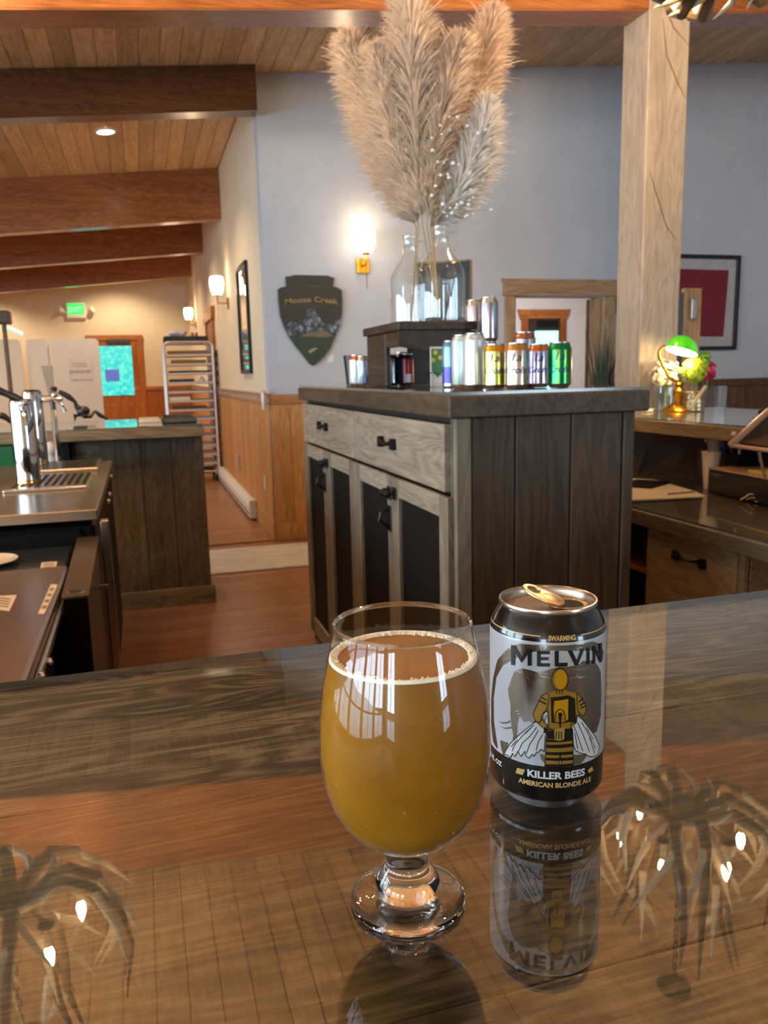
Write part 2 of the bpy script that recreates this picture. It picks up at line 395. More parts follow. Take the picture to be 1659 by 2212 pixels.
# room beyond the doorway
struct('wall_far_room',MB().box(2.2,6.9,9.8,9.9,0,2.9).box(6.9,7.0,6.47,9.9,0,2.9).box(2.1,2.2,6.47,9.9,0,2.9),plain('far_room_paint','e2dfe0',.7,var=.03,scale=5))
struct('ceiling_far_room',MB().box(2.1,7.0,6.47,9.9,2.9,2.95),M_white)
area('far_room_light',(4.3,8.2,2.86),(0,0,-1),1.6,.8,55,(1,.93,.88))
# wainscot boards: corridor wall and back wall
def rail(name,mb,mat): return struct(name,mb,mat)
y=YW+.002; i=0
while y<15.9:
    y2=min(y+.235,15.98); MB().box(XC-.016,XC-.001,y+.001,y2-.001,.14,1.10,.003).build('board',M_wains,wr,False); y=y2
x=XC+.002
while x<2.9:
    x2=min(x+.155,2.96); MB().box(x+.001,x2-.001,YW-.016,YW-.001,.14,1.10,.003).build('board',M_wains,wb,False); x=x2
x=4.06
while x<XR-.05:
    x2=min(x+.14,XR-.02); MB().box(x+.001,x2-.001,YW-.016,YW-.001,.12,1.12,.003).build('board',M_waind,wb,False); x=x2
x=XL+.05
while x<XC-.05:
    x2=min(x+.2,XC-.02); MB().box(x+.001,x2-.001,YE-.016,YE-.001,.1,1.10,.003).build('board',M_orange,we,False); x=x2
struct('trim_1',MB().box(XC-.032,XC,YW-.03,YE,1.10,1.168,.006).box(XC-.045,XC,YW-.04,YE,1.168,1.18,.003),wood('rail_corridor','8a6a50','a98d74','bda48c','y',1.,3,.3,var=.05,fib=.4,bump=.05))
struct('trim_2',MB().box(XC+.001,2.96,YW-.03,YW,1.09,1.168,.006),M_wainh)
struct('trim_3',MB().box(4.05,XR,YW-.035,YW,1.12,1.19,.006),M_waind)
struct('trim_4',MB().box(XL,XC-.05,YE-.035,YE,1.10,1.17,.006),M_orangex)
struct('baseboard_corridor',MB().box(XC-.02,XC,YW-.02,YE-.02,0,.14,.004),M_wains)
struct('baseboard_back',MB().box(XC+.0,2.97,YW-.022,YW,0,.14,.004),M_wains)
struct('trim_5',MB().box(-2.2,XC-.02,6.30,6.36,0,.012,.004),M_wainh)
# doorway in the back wall: header, casings, jamb lining
hd=MB(); hd.prism([(2.975,YW-.04,1.935),(4.10,YW-.04,1.935),(4.10,YW-.04,2.03),(4.12,YW-.04,2.07),(2.955,YW-.04,2.07),(2.975,YW-.04,2.03)],(0,.04,0))
d1=struct('door_1',hd,M_casingx)
MB().box(2.99,3.078,YW-.03,YW,0,1.934,.004).build('casing',M_casing,d1,False)
MB().box(3.93,4.05,YW-.03,YW,0,1.934,.004).build('casing',M_casing,d1,False)
MB().box(3.90,3.929,YW+.0,YW+.15,0,1.93,.002).build('jamb',M_casing,d1,False)
MB().box(3.085,3.099,YW+.0,YW+.15,0,1.93,.002).build('jamb',M_casing,d1,False)
_e=at(1266,700,'y',7.27); MB().prism([(3.905,YW+.16,.01),(3.905,YW+.16,1.92),(_e.x+.03,7.27,1.92),(_e.x+.03,7.27,.01)],(-.035,.0,0)).build('door_leaf',wood('leaf_fir','5a3c26','7c5a3e','917052','z',1.,3,.5,var=.05,fib=.5,bump=.1),d1,False)
MB().box(4.06,4.12,YW-.05,YW-.001,1.78,1.99,.006).build('door_closer',M_alu,d1,False)
# inner door in the far room
p0=at(1157,690,'y',9.79); p1=at(1236,672,'y',9.79)
d2=struct('door_2',MB().prism([(4.86,9.77,1.98),(5.56,9.77,1.98),(5.60,9.77,2.10),(4.82,9.77,2.10)],(0,.03,0)),M_orangex)
MB().box(4.88,4.97,9.77,9.8,0,1.98).build('casing',M_orange,d2,False); MB().box(5.45,5.54,9.77,9.8,0,1.98).build('casing',M_orange,d2,False)
MB().box(4.97,5.45,9.79,9.799,0,1.98).build('door_leaf',plain('dark_doorway','3a2a22',.7),d2,False)  # no real leaf: dark sheet painted for the unlit opening behind the casing
MB().box(5.08,5.42,9.775,9.789,1.2,1.82).build('pane',emis('lit_pane_far','9ff4ee',1.6),d2,False)
MB().box(5.10,5.42,9.77,9.789,1.86,1.95,.01).build('door_closer',M_blackp,d2,False)
# corridor end: exit door with a lit window
ex0,ex1=-.80,.02
d3=struct('door_3',MB().box(ex0-.09,ex1+.10,YE-.045,YE,2.03,2.13,.006),M_orangex)
MB().box(ex0-.09,ex0,YE-.04,YE,0,2.03,.004).build('casing',M_orange,d3,False); MB().box(ex1-.01,ex1+.09,YE-.04,YE,0,2.03,.004).build('casing',M_orange,d3,False)
lf=MB().box(ex0,ex1-.01,YE-.03,YE-.001,.01,2.03).build('door_leaf',M_orange,d3,False)
for z0,z1 in ((.15,.85),): MB().box(ex0+.12,ex1-.14,YE-.038,YE-.03,z0,z1,.006).build('panel',M_orange,lf,False)
m,nt,pp=newmat('daylit_foliage_pane')
co=nd(nt,'ShaderNodeTexCoord'); nz=nd(nt,'ShaderNodeTexNoise'); nz.inputs['Scale'].default_value=15; nz.inputs['Detail'].default_value=6; nz.inputs['Roughness'].default_value=.7; lk(nt,co.outputs['Object'],nz.inputs['Vector'])
rr=ramp(nt,[(.3,lin('2f9fb8')),(.48,lin('38c8c8')),(.58,lin('4fe6c0')),(.72,lin('a8fff0'))]); lk(nt,nz.outputs[0],rr.inputs[0]); lk(nt,rr.outputs[0],pp.inputs['Emission Color']); pp.inputs['Emission Strength'].default_value=1.15; pp.inputs['Base Color'].default_value=(.02,.05,.05,1); pp.inputs['Roughness'].default_value=.1
MB().box(ex0+.05,ex1-.12,YE-.042,YE-.031,1.02,1.93).build('pane',m,d3,False)
MB().box(ex0+.20,ex1-.37,YE-.050,YE-.043,1.28,1.50,.02).build('notice',plain('blue_notice','5d74d8',.5,emit='5d74d8',estr=.35),d3,False)
MB().box(ex0+.28,ex1-.14,YE-.11,YE-.031,1.97,2.05,.01).build('door_closer',plain('closer_grey','4a4a4e',.5,.4),d3,False)
# side door frame on the corridor wall, just past the rack
d4=struct('door_4',MB().prism([(XC-.05,10.55,2.05),(XC-.05,11.75,2.05),(XC-.05,11.85,2.2),(XC-.05,10.45,2.2)],(.05,0,0)),M_orangex)
MB().box(XC-.035,XC,10.6,10.72,0,2.05).build('casing',M_orange,d4,False); MB().box(XC-.035,XC,11.6,11.72,0,2.05).build('casing',M_orange,d4,False); MB().box(XC-.018,XC-.001,10.72,11.6,.0,2.05).build('door_leaf',M_orange,d4,False)
# ================================================================== BEAMS, POST
def beam(label,y0,y1,x0,x1,zx,zref,h,mat):
    """underside passes zref at x=zx and follows the roof slope"""
    zb=lambda x: zref+S*(x-zx)
    mb=MB(); mb.prism([(x0,y0,zb(x0)+.006),(x1,y0,zb(x1)+.006),(x1,y0,min(zb(x1)+h,zc(x1)-.019)),(x0,y0,min(zb(x0)+h,zc(x0)-.019))],(0,y1-y0,0))
    mb.prism([(x0,y0+.006,zb(x0)),(x1,y0+.006,zb(x1)),(x1,y0+.006,zb(x1)+.008),(x0,y0+.006,zb(x0)+.008)],(0,y1-y0-.012,0))
    o=mb.build('ceiling_beam',mat,None,False); return tag(o,label,'beam','glulam ceiling beams')
beam('orange ceiling beam butting into the left side of the whitewashed post',4.06,4.27,XL,2.768,2.743,3.207,.45,M_beam1)
beam('short reddish ceiling beam running right from the whitewashed post',4.06,4.27,3.03,XR,3.05,3.225,.45,plain('x','aa5a30') if False else M_beam)
beam('dark brown ceiling beam ending at the white wall corner',6.14,6.305,XL,.955,.943,3.206,.6,wood('beam_dark','422818','5a3824','6c4830','x',1.,4,.25,var=.05,fib=.4,bump=.05,coat=.3,crough=.15))
beam('deep reddish ceiling beam just beyond the lit round downlight',9.1,9.27,XL,XC-.001,.972,2.995,.6,M_beam)
beam('second ceiling beam behind the round downlight, over the rack',11.65,11.82,XL,XC-.001,.972,3.017,.6,M_beam)
beam('farthest ceiling beam, in front of the cream end wall',14.2,14.37,XL,XC-.001,.972,2.999,.6,M_beam)
pt=MB().box(2.77,3.028,4.05,4.30,0,zc(2.77)-.021,.006).build('timber_post',M_post,None,False); tag(pt,'whitewashed square timber post with cracks behind the green shaded lamp','post')
# crack lines on the post front
for pl in ([(1432,40),(1440,120),(1462,175),(1482,215)],[(1404,372),(1418,420),(1440,490),(1462,520)],[(1418,0),(1436,10),(1455,60),(1490,100)]):
    ps=[at(a,b,'y',4.0495) for a,b in pl]; MB().tube(ps,[.0015,.003,.003,.001],5).build('crack',plain('crack_dark','4a3c2e',.9),pt)
# ================================================================== BAR IN FRONT
BZ=1.07; gl=.006
bt=thing('bar_counter','glass covered wooden bar top holding the beer glass and can','bar',(0.3,.2,0.9))
ys=[-.55,-.165,.05,.265,.48,.698]
for a,b in zip(ys,ys[1:]): MB().box(-2.2,3.2,a+.0004,b-.0004,BZ-gl-.045,BZ-gl-.0002,.0006).build('plank',M_barg if a>.4 else M_bar,bt,False)
MB().box(-2.2,3.2,-.55,.70,BZ-gl-.11,BZ-gl-.0455,.003).build('frame',M_greyx,bt,False)
g=MB(); g.box(-2.2,3.2,-.55,.697,BZ-gl,BZ)
go=g.build('glass_sheet',[T_top,M_gedge,T_under],None,False)
for p in go.data.polygons: p.material_index=0 if p.normal.z>.5 else 2 if p.normal.z<-.5 else 1
tag(go,'clear glass sheet lying over the wooden bar top','glass')
MB().box(-2.2,3.2,-.05,.45,0,BZ-gl-.112).build('bar_front',M_greyx,bt,False)
# ================================================================== BEER GLASS
GX,GY=.1045,.325
bgls=thing('beer_glass','stemmed tulip glass of hazy golden beer standing beside the can','glass',(GX,GY,BZ))
c=(GX,GY,BZ)
bowl=[(.0095,.0305),(.016,.0325),(.0235,.0375),(.0300,.0445),(.0348,.0535),(.0378,.0645),(.0392,.0765),(.0393,.085),(.0386,.0955),(.0371,.107),(.0350,.1175),(.0329,.1270),(.0315,.1335),(.0312,.1365)]
mb=MB().lathe(bowl,c,64)
MB().lathe([(.0312,.1365),(.0312,.1376),(.0306,.1381),(.0299,.1376),(.0299,.1362),(.0305,.1356),(.0312,.1365)],c,64).build('rim',thinglass('rim_glass',(.96,.97,.96),.3),bgls,fix=False)
mb.build('bowl',thinglass('bowl_glass',(.985,.985,.975),.05),bgls,fix=False)
S_glass=solidglass('solid_glass',(1,1,1),1.48)
st=[(.0001,.0300),(.0085,.0300),(.0097,.0290),(.0101,.0265),(.0103,.0235),(.0100,.0205),(.0105,.0190),(.0118,.0178),(.0125,.0160),(.0140,.0140),(.0151,.0115),(.0154,.0090),(.0150,.0068),(.0165,.0058),(.0215,.0045),(.0258,.0036),(.0270,.0026),(.0270,.0014),(.0262,.0004),(.0210,.0003),(.0170,.0012),(.0100,.0028),(.0001,.0034)]
MB().lathe(st,c,64).build('stem_and_foot',S_glass,bgls)
m,nt,pp=newmat('beer_amber')
pp.inputs['Base Color'].default_value=lin('d8921c'); pp.inputs['Subsurface Weight'].default_value=1; pp.inputs['Subsurface Radius'].default_value=(.03,.012,.002); pp.inputs['Subsurface Scale'].default_value=1
pp.inputs['Roughness'].default_value=.25; pp.inputs['Specular IOR Level'].default_value=.15
co=nd(nt,'ShaderNodeTexCoord'); nz=nd(nt,'ShaderNodeTexNoise'); nz.inputs['Scale'].default_value=40; lk(nt,co.outputs['Object'],nz.inputs['Vector']); rr=ramp(nt,[(.3,lin('90600f')),(.7,lin('9e6c14'))]); lk(nt,nz.outputs[0],rr.inputs[0]); lk(nt,rr.outputs[0],pp.inputs['Base Color'])
bi=[(max(r-.0009,.0005),z+.0006) for r,z in bowl if z<.120]
BL=.1215
beer=MB().lathe([(.0001,.0315)]+bi+[(.0334,BL),(.0001,BL)],c,64).build('beer',m,bgls)
foam=MB()
foam.lathe([(.0336,.1196),(.03325,.1222),(.0327,.1228),(.0318,.1229),(.0308,.1225),(.0299,.1219),(.0294,.1216),(.0315,.1214),(.0336,.1196)],c,64)
for i in range(300):
    a=U(0,6.283); r=.0288+.0036*random.random()**.6; foam.ball((GX+r*math.cos(a),GY+r*math.sin(a),BZ+.1218+U(0,.0006)),U(.0004,.0011),6)
foam.build('foam',plain('beer_foam','f6ecd8',.7,sss=.2,var=.06,scale=300),beer)
# ================================================================== ALE CAN
CX,CY=.2162,.3979; CR=.0331
prof=[(.0001,.0035),(.0215,.0035),(.0235,.0008),(.0243,.0),(.0251,.0008),(.0268,.0035),(.0300,.0064),(.0318,.0082),(.0328,.0098),(CR,.0120),(CR,.0298),(CR,.0650),(CR,.1000),(.0330,.1016),(.0327,.1032),(.0318,.1058),(.0303,.1090),(.0287,.1120),(.0277,.1138),(.0273,.1150)]
mid=[2]*8+[0]*2+[1]*2+[1]+[0]*7
mid=[]
for (r0,z0),(r1,z1) in zip(prof,prof[1:]):
    z=(z0+z1)/2; mid.append(2 if z<.009 else 0 if z<.0298 else 1 if z<.1016 else 0)
M_cblk=plain('can_black','0b0b0d',.18,.0,.1,coat=.5)
M_cwht=plain('can_white','c3c7cf',.28,.25,.02,scale=20)
M_cslv=plain('can_silver','a3a29e',.2,1,.03,scale=20)
can=thing('ale_can','opened black and silver ale can with a striped bee figure, tab raised','can',(CX,CY,BZ))
body=MB().lathe(prof,(CX,CY,BZ),72,mis=mid).build('body',[M_cblk,M_cwht,M_alu],can)
lid=MB().lathe([(.0273,.1150),(.0279,.1154),(.0281,.1166),(.0278,.1176),(.0270,.1178),(.0264,.1172),(.0258,.1150),(.0252,.1122),(.0244,.1112),(.0238,.1116),(.0234,.1128),(.0226,.1132),(.0205,.1132),(.0200,.1128),(.0001,.1128)],(CX,CY,BZ),72).build('lid',plain('lid_alu','b5a896',.28,1,.04),can)
op=(.2275,.3945); dx=Vector((.96,-.28,0)).normalized(); dy=Vector((.28,.96,0)).normalized()
def oval(o,z,a,b,n=28,dxx=dx,dyy=dy): return [Vector((o[0],o[1],z))+dxx*(a*math.cos(6.2832*i/n))+dyy*(b*math.sin(6.2832*i/n)) for i in range(n)]
MB().prism(oval(op,BZ+.1129,.0104,.0078),(0,0,.0002)).build('mouth_shade_disc',M_dark,lid)  # black disc on the lid, painted for the shade inside the open mouth
MB().tube(oval(op,BZ+.1131,.0110,.0084)+[oval(op,BZ+.1131,.0110,.0084)[0]],.0005,6,False).build('opening_lip',MATS['lid_alu'],lid)
# tab: outline with two holes
def curve_plate(name,loops,M,ext,bev,mat,parent):
    cu=bpy.data.curves.new(name,'CURVE'); cu.dimensions='2D'; cu.fill_mode='BOTH'; cu.extrude=ext; cu.bevel_depth=bev; cu.bevel_resolution=2
    for lp in loops:
        sp=cu.splines.new('POLY'); sp.points.add(len(lp)-1); sp.use_cyclic_u=True
        for i,(a,b) in enumerate(lp): sp.points[i].co=(a,b,0,1)
    o=bpy.data.objects.new(name,cu); COL.objects.link(o); bpy.context.view_layer.update()
    me=bpy.data.meshes.new_from_object(o.evaluated_get(bpy.context.evaluated_depsgraph_get()))
    mb=MB().add([M@v.co for v in me.vertices],[tuple(p.vertices) for p in me.polygons])
    bpy.data.objects.remove(o); bpy.data.curves.remove(cu)
    return mb.build(name,mat,parent)
def egg(cx,a,b,n=24,k=0): return [(cx+a*math.cos(6.2832*i/n),b*math.sin(6.2832*i/n)*(1-k*math.cos(6.2832*i/n))) for i in range(n)]
ta=Vector((.2213,.3888,BZ+.1150)); tb=Vector((.2052,.4063,BZ+.1235))
ux=(tb-ta).normalized(); uy=Vector((0,0,1)).cross(ux).normalized(); uz=ux.cross(uy)
TM=Matrix((ux,uy,uz)).transposed().to_4x4(); TM.translation=(ta+tb)/2
curve_plate('pull_tab',[egg(0,.0125,.0082,32,.06),egg(.0062,.0042,.0052)[::-1]],TM,.0003,.0006,plain('tab_gold_alu','d8b98a',.25,1,.05),can)
curve_plate('tab_rivet_plate',[egg(-.0048,.0052,.0052)],TM@Matrix.Translation((0,0,.0006)),.0001,.0003,plain('rivet_alu','9a8264',.3,1,.05),can)
MB().lathe([(.0022,0),(.0022,.0012),(.0014,.0018),(.0001,.0018)],(.2165,.3935,BZ+.1145),16).build('rivet',MATS['tab_gold_alu'],can)
# printed label: polygons in label space wrapped onto the can wall
def crad(v):
    pr=prof[4:]
    for (r0,z0),(r1,z1) in zip(pr,pr[1:]):
        if z0<=v<=z1 and z1>z0: return r0+(r1-r0)*(v-z0)/(z1-z0)
    return CR
def cyl(px,py,r=CR):
    d=ray(px,py); a=d.x**2+d.y**2; b=-2*(d.x*CX+d.y*CY); cc=CX*CX+CY*CY-r*r
    D=max(b*b-4*a*cc,0); t=(-b-math.sqrt(D))/(2*a); p=CAM+d*t
    return math.atan2(p.x-CX,-(p.y-CY))*CR,p.z-BZ
def onlab(u,v,lay=1):
    r=crad(v)+.00006*lay; t=u/CR; return (CX+r*math.sin(t),CY-r*math.cos(t),BZ+v)
QA=lambda x,y: cyl(x/6.381+1050,y/6.381+1420)
QB=lambda x,y: cyl(x/6.381+1050,y/6.381+1250)
Q6=lambda x,y: cyl(x/4.2533+1030,y/4.2533+1240)
def decal(mb,uv,lay):
    bm=bmesh.new(); vs=[bm.verts.new((u,v,0)) for u,v in uv]
    for t in tessellate_polygon([[Vector((u,v,0)) for u,v in uv]]):
        try: bm.faces.new([vs[i] for i in t])
        except ValueError: pass
    for _ in range(6):
        es=[e for e in bm.edges if abs(e.verts[0].co.x-e.verts[1].co.x)>.0028]
        if not es: break
        bmesh.ops.subdivide_edges(bm,edges=es,cuts=1); bmesh.ops.triangulate(bm,faces=bm.faces)
    bm.verts.index_update(); mb.add([onlab(v.co.x,v.co.y,lay) for v in bm.verts],[[v.index for v in f.verts] for f in bm.faces]); bm.free()
def stroke(mb,uv,wd,lay):
    for (a,b),(c2,d) in zip(uv,uv[1:]):
        L=math.hypot(c2-a,d-b)
        if L<1e-6: continue
        nx,ny=-(d-b)/L*wd/2,(c2-a)/L*wd/2
        mb.add([onlab(a+nx,b+ny,lay),onlab(a-nx,b-ny,lay),onlab(c2-nx,d-ny,lay),onlab(c2+nx,d+ny,lay)],[(0,1,2,3)])
def art(Q,polys,lay,mb=None):
    mb=mb or MB()
    for p in polys: decal(mb,[Q(*q) for q in p],lay)
    return mb
sil=art(Q6,[[(185,1600),(150,1540),(133,1380),(133,1150),(150,960),(190,790),(290,680),(400,638),(640,652),(900,648),(1060,618),(1130,640),(1165,720),(1150,800),(1130,730),(1040,700),(900,705),(700,702),(560,707),(450,730),(330,790),(240,840),(180,950),(155,1150),(158,1350),(195,1600)],
 [(325,1590),(335,1480),(320,1400),(310,1300),(310,1200),(295,1130),(285,1060),(305,1000),(325,940),(350,890),(420,865),(500,885),(560,905),(620,890),(690,870),(760,850),(850,850),(940,830),(970,800),(1060,790),(1110,840),(1138,900),(1145,1100),(1138,1300),(1100,1450),(900,1500),(640,1450),(480,1350),(430,1360),(415,1330),(390,1310),(375,1380),(370,1480),(350,1600)],
 [(215,1525),(290,1550),(280,1640),(245,1670),(225,1600)],[(580,1650),(625,1660),(625,1745),(590,1700)],[(890,1660),(1020,1650),(960,1740),(890,1755)]],1)
sil.build('elephant_emblem',M_cslv,can,fix=False,smooth=False)
art(Q6,[[(197,1345),(230,1362),(275,1358),(312,1340),(312,1362),(270,1375),(230,1375)],[(215,1398),(255,1412),(325,1400),(325,1420),(260,1425)]],1).build('tusk_print',plain('tusk_grey','6e6e70',.3,.5),can,fix=False,smooth=False)
lw=[(690,880),(560,980),(440,1080),(340,1180),(280,1270),(250,1335),(300,1345),(335,1385),(370,1320),(400,1370),(440,1290),(480,1365),(540,1290),(545,1350),(590,1390),(640,1330),(660,1365),(700,1300),(720,1310),(760,1260),(800,1300),(815,1100),(860,900),(850,740),(790,760),(740,900)]
rw=[(1250,790),(1330,860),(1400,950),(1500,1090),(1558,1220),(1540,1330),(1470,1370),(1400,1360),(1370,1330),(1300,1320),(1230,1280),(1200,1200),(1190,1000),(1160,920),(1240,900)]
M_pw=plain('print_white','cfd1d4',.3,0,.02); M_pg=plain('print_gold','a8812e',.3,.3,.04); M_py=plain('print_yellow','d09a12',.3,.2,.04); M_pd=plain('print_dark','14100c',.3,0,.05)
art(QA,[lw,rw],2).build('wing_print',M_pw,can,fix=False,smooth=False)
la=[(830,490),(760,530),(730,600),(690,680),(645,780),(680,870),(740,930),(800,985),(850,960),(820,900),(760,810),(800,770),(840,690),(860,600),(870,520)]
to=[(830,490),(950,460),(970,430),(1080,430),(1110,460),(1260,490),(1300,600),(1250,900),(1150,980),(880,980),(860,700),(850,560)]
ra=[(1250,490),(1300,540),(1370,660),(1375,740),(1340,810),(1290,780),(1260,720),(1250,600)]
pa=[(830,1110),(1190,1090),(1200,1503),(1040,1507),(1020,1300),(1000,1507),(810,1505)]
ell=lambda x,y,a,b,n=20:[(x+a*math.cos(6.2832*i/n),y+b*math.sin(6.2832*i/n)) for i in range(n)]
fist=ell(880,1040,48,50); 
art(QA,[la,to,ra,pa,ell(1018,305,110,150),fist],3).build('figure_print',M_pg,can,fix=False,smooth=False)
blk=art(QA,[[(890,550),(1130,520),(1222,560),(1240,900),(1130,890),(1100,900),(900,900)],[(840,1010),(1180,970),(1190,1110),(830,1120)],
  [(825,1130),(1195,1105),(1195,1145),(825,1165)],[(820,1200),(1200,1180),(1200,1228),(820,1248)],[(815,1300),(1200,1288),(1200,1330),(815,1340)],[(812,1378),(1200,1370),(1200,1412),(812,1415)],[(810,1465),(1200,1455),(1200,1495),(810,1503)],
  [(770,540),(840,580),(838,600),(758,556)],[(742,585),(830,630),(826,655),(732,604)],[(1270,600),(1335,560),(1340,575),(1275,622)],[(1285,650),(1358,610),(1362,628),(1290,672)],[(1295,690),(1370,660),(1372,678),(1300,708)],
  [(800,960),(850,965),(830,1030),(790,1050)]],4)
for pl in (lw+lw[:1],rw+rw[:1],la+la[:1],ra+ra[:1],ell(1018,305,112,152)+[(1130,305)],fist+fist[:1],pa+pa[:1],[(970,430),(975,500)],[(1010,440),(1012,500)],[(1050,440),(1048,505)]): stroke(blk,[QA(*q) for q in pl],.00045,5)
for pl in ([(660,930),(520,1060),(400,1200),(360,1290)],[(700,960),(600,1090),(500,1180),(450,1290)],[(720,1000),(660,1110),(600,1200),(560,1320)],[(780,1060),(720,1160),(690,1280)],[(620,970),(540,1050)],[(430,1130),(350,1230)],[(800,800),(760,880)],[(840,790),(790,900)],[(1200,930),(1260,1080),(1330,1290)],[(1260,900),(1340,1080),(1420,1300)],[(1310,890),(1400,1040),(1500,1250)],[(1220,1040),(1260,1260)],[(1380,960),(1470,1130)],[(1420,1100),(1490,1320)]): stroke(blk,[QA(*q) for q in pl],.0004,5)
blk.build('stripe_print',M_pd,can,fix=False,smooth=False)
art(QA,[ell(1030,300,82,136),[(940,600),(1130,570),(1128,850),(1090,885),(940,885),(930,700)]],5).build('face_print',M_py,can,fix=False,smooth=False)
hv=art(QA,[[(990,760),(1050,760),(1040,820),(1030,960),(1010,960),(1000,820)]],7); stroke(hv,[QA(*q) for q in [(948,895),(950,780),(980,730),(1020,710),(1060,730),(1085,790),(1092,895)]],.0005,7)
for yy in (800,830,860): stroke(hv,[QA(955,yy),QA(1088,yy-4)],.00025,7)
for xx in (965,1000,1035): stroke(hv,[QA(xx,1015),QA(xx,1120)],.0005,8)
hv.build('hive_print',M_pd,can,fix=False,smooth=False)
art(QA,[[(935,990),(1080,960),(1075,1125),(1010,1145),(945,1135)]],7).build('mug_print',plain('mug_gold','b59a52',.3,.2),can,fix=False,smooth=False)
# lettering
L6=lambda pts:[Q6(*p) for p in pts]
def quad6(pts): decal(let,L6(pts),6)
let=MB()
for p in ([(317,650),(352,655),(352,838),(317,833)],[(352,655),(412,760),(412,815),(352,712)],[(412,760),(468,683),(468,738),(412,815)],[(468,683),(505,690),(505,841),(468,840)],
 [(553,703),(588,706),(588,848),(553,846)],[(588,706),(672,706),(672,735),(588,735)],[(588,762),(660,762),(660,790),(588,790)],[(588,818),(672,818),(672,848),(588,848)],
 [(715,705),(752,704),(752,848),(715,848)],[(752,815),(832,812),(832,845),(752,848)],
 [(835,705),(874,702),(915,790),(925,838),(898,840)],[(915,790),(952,688),(988,682),(925,838)],
 [(1004,676),(1032,672),(1032,826),(1004,829)],
 [(1060,664),(1084,658),(1084,818),(1060,822)],[(1084,658),(1124,765),(1124,812),(1084,725)],[(1120,640),(1145,630),(1145,806),(1120,811)]): quad6(p)
let.build('brand_lettering',M_ink,can,fix=False,smooth=False)
def band(s,c0,c1,Qf,h,mat,bold,name,lay=4):
    (u0,v0),(u1,v1)=Qf(*c0),Qf(*c1); mb=MB()
    textmb(mb,s,h,lambda a,b:onlab((u0+u1)/2+a,(v0+v1)/2+b,lay),bold,maxw=abs(u1-u0)); mb.build(name,mat,can,fix=False,smooth=False)
M_pgl=plain('print_pale_gold','c8a868',.35,.2,.03)
band('KILLER BEES',(570,1635),(1358,1612),QA,.0058,M_pw,.00022,'name_lettering')
band('AMERICAN BLONDE ALE',(447,1712),(1440,1700),QA,.0040,M_pgl,.00016,'style_lettering')
band('12 FL OZ',(62,1345),(222,1490),QA,.0038,M_pw,.00014,'volume_lettering')
for fl2,pts in ((0,[(430,1520),(540,1545),(505,1620),(410,1590)]),(1,[(1395,1555),(1455,1500),(1473,1555),(1415,1592)])):
    art(QA,[pts],4).build('gold_block',M_pgl,can,fix=False,smooth=False)
nb=MB(); (u0,v0),(u1,v1)=QB(855,760),QB(1245,755)
textmb(nb,'SWARMING',.0036,lambda a,b:onlab((u0+u1)/2+a,.1028+b,3),.00015,maxw=(u1-u0)*.98)
def ringline(ua,ub,v):
    n=24
    for i in range(n):
        a=ua+(ub-ua)*i/n;b=ua+(ub-ua)*(i+1)/n
        nb.add([onlab(a,v,3),onlab(b,v,3),onlab(b,v+.0006,3),onlab(a,v+.0006,3)],[(0,1,2,3)])
ul=QB(750,730)[0]; ur=QB(1322,715)[0]; ringline(ul-.052,ul,.1045); ringline(ur,ur+.045,.1045)
nb.build('neck_lettering',M_pgl,can,fix=False,smooth=False)
# ================================================================== BACK BAR CABINET
X0,X1,Y0,Y1=.763,1.284,1.90,3.84; CT=1.20
cb=thing('back_bar_cabinet','grey barnwood cabinet with two pale drawers above dark mesh doors','cabinet',(1.02,2.87,0))
MB().box(X0+.022,X1-.022,Y0+.02,Y1-.01,.06,CT-.001).build('carcass',plain('carcass_dark','191410',.8),cb,False)
# planked end facing the bar
ex=[X0+.045,.933,1.097,1.257-.002]
for a,b in zip(ex,ex[1:]): MB().box(a+.002,b-.002,Y0,Y0+.02,.0,CT-.001,.003).build('plank',M_grey,cb,False)
MB().box(X0-.0,X0+.044,Y0-.004,Y0+.02,.0,CT-.001,.003).build('corner_board',M_palez,cb,False)
MB().box(1.257,X1+.006,Y0-.004,Y0+.05,.0,CT-.001,.003).build('corner_board',M_grey,cb,False)
# long face: face frame, drawers and doors
FX=X0
MB().box(FX-.001,FX+.02,Y0+.021,Y0+.029,.0,CT-.001).build('corner_board',M_palez,cb,False)
def pull(par,y,z,wd=.13):
    mb=MB(); n=10
    for i in range(n):
        pass
    ps=[(FX-.022-.016*math.sin(math.pi*t/8),y-wd/2+wd*t/8,z+.004*math.cos(math.pi*t/4)) for t in range(9)]
    mb.tube(ps,[.014,.012,.0075,.006,.0055,.006,.0075,.012,.014],8,True,.6)
    for s in (-1,1): mb.prism([(FX-.019,y+s*wd/2-.017,z-.016),(FX-.019,y+s*wd/2+.017,z-.016),(FX-.019,y+s*wd/2+.012,z+.018),(FX-.019,y+s*wd/2-.012,z+.018)],(-.016,0,0))
    return mb.build('handle',M_black,par)
for a,b in ((1.932,2.862),(2.872,3.80)):
    d=MB().box(FX-.02,FX+.004,a,b,1.005,1.182,.003).build('drawer',M_pale,cb,False)
    pull(d,(a+b)/2+.02,1.098)
M_mesh,nt,pp=newmat('woven_dark_mesh')
co=nd(nt,'ShaderNodeTexCoord'); mp=nd(nt,'ShaderNodeMapping'); lk(nt,co.outputs['Object'],mp.inputs[0])
wv=nd(nt,'ShaderNodeTexWave',wave_type='BANDS',bands_direction='Z'); wv.inputs['Scale'].default_value=42; lk(nt,mp.outputs[0],wv.inputs['Vector'])
wy=nd(nt,'ShaderNodeTexWave',wave_type='BANDS',bands_direction='Y'); wy.inputs['Scale'].default_value=42; lk(nt,mp.outputs[0],wy.inputs['Vector'])
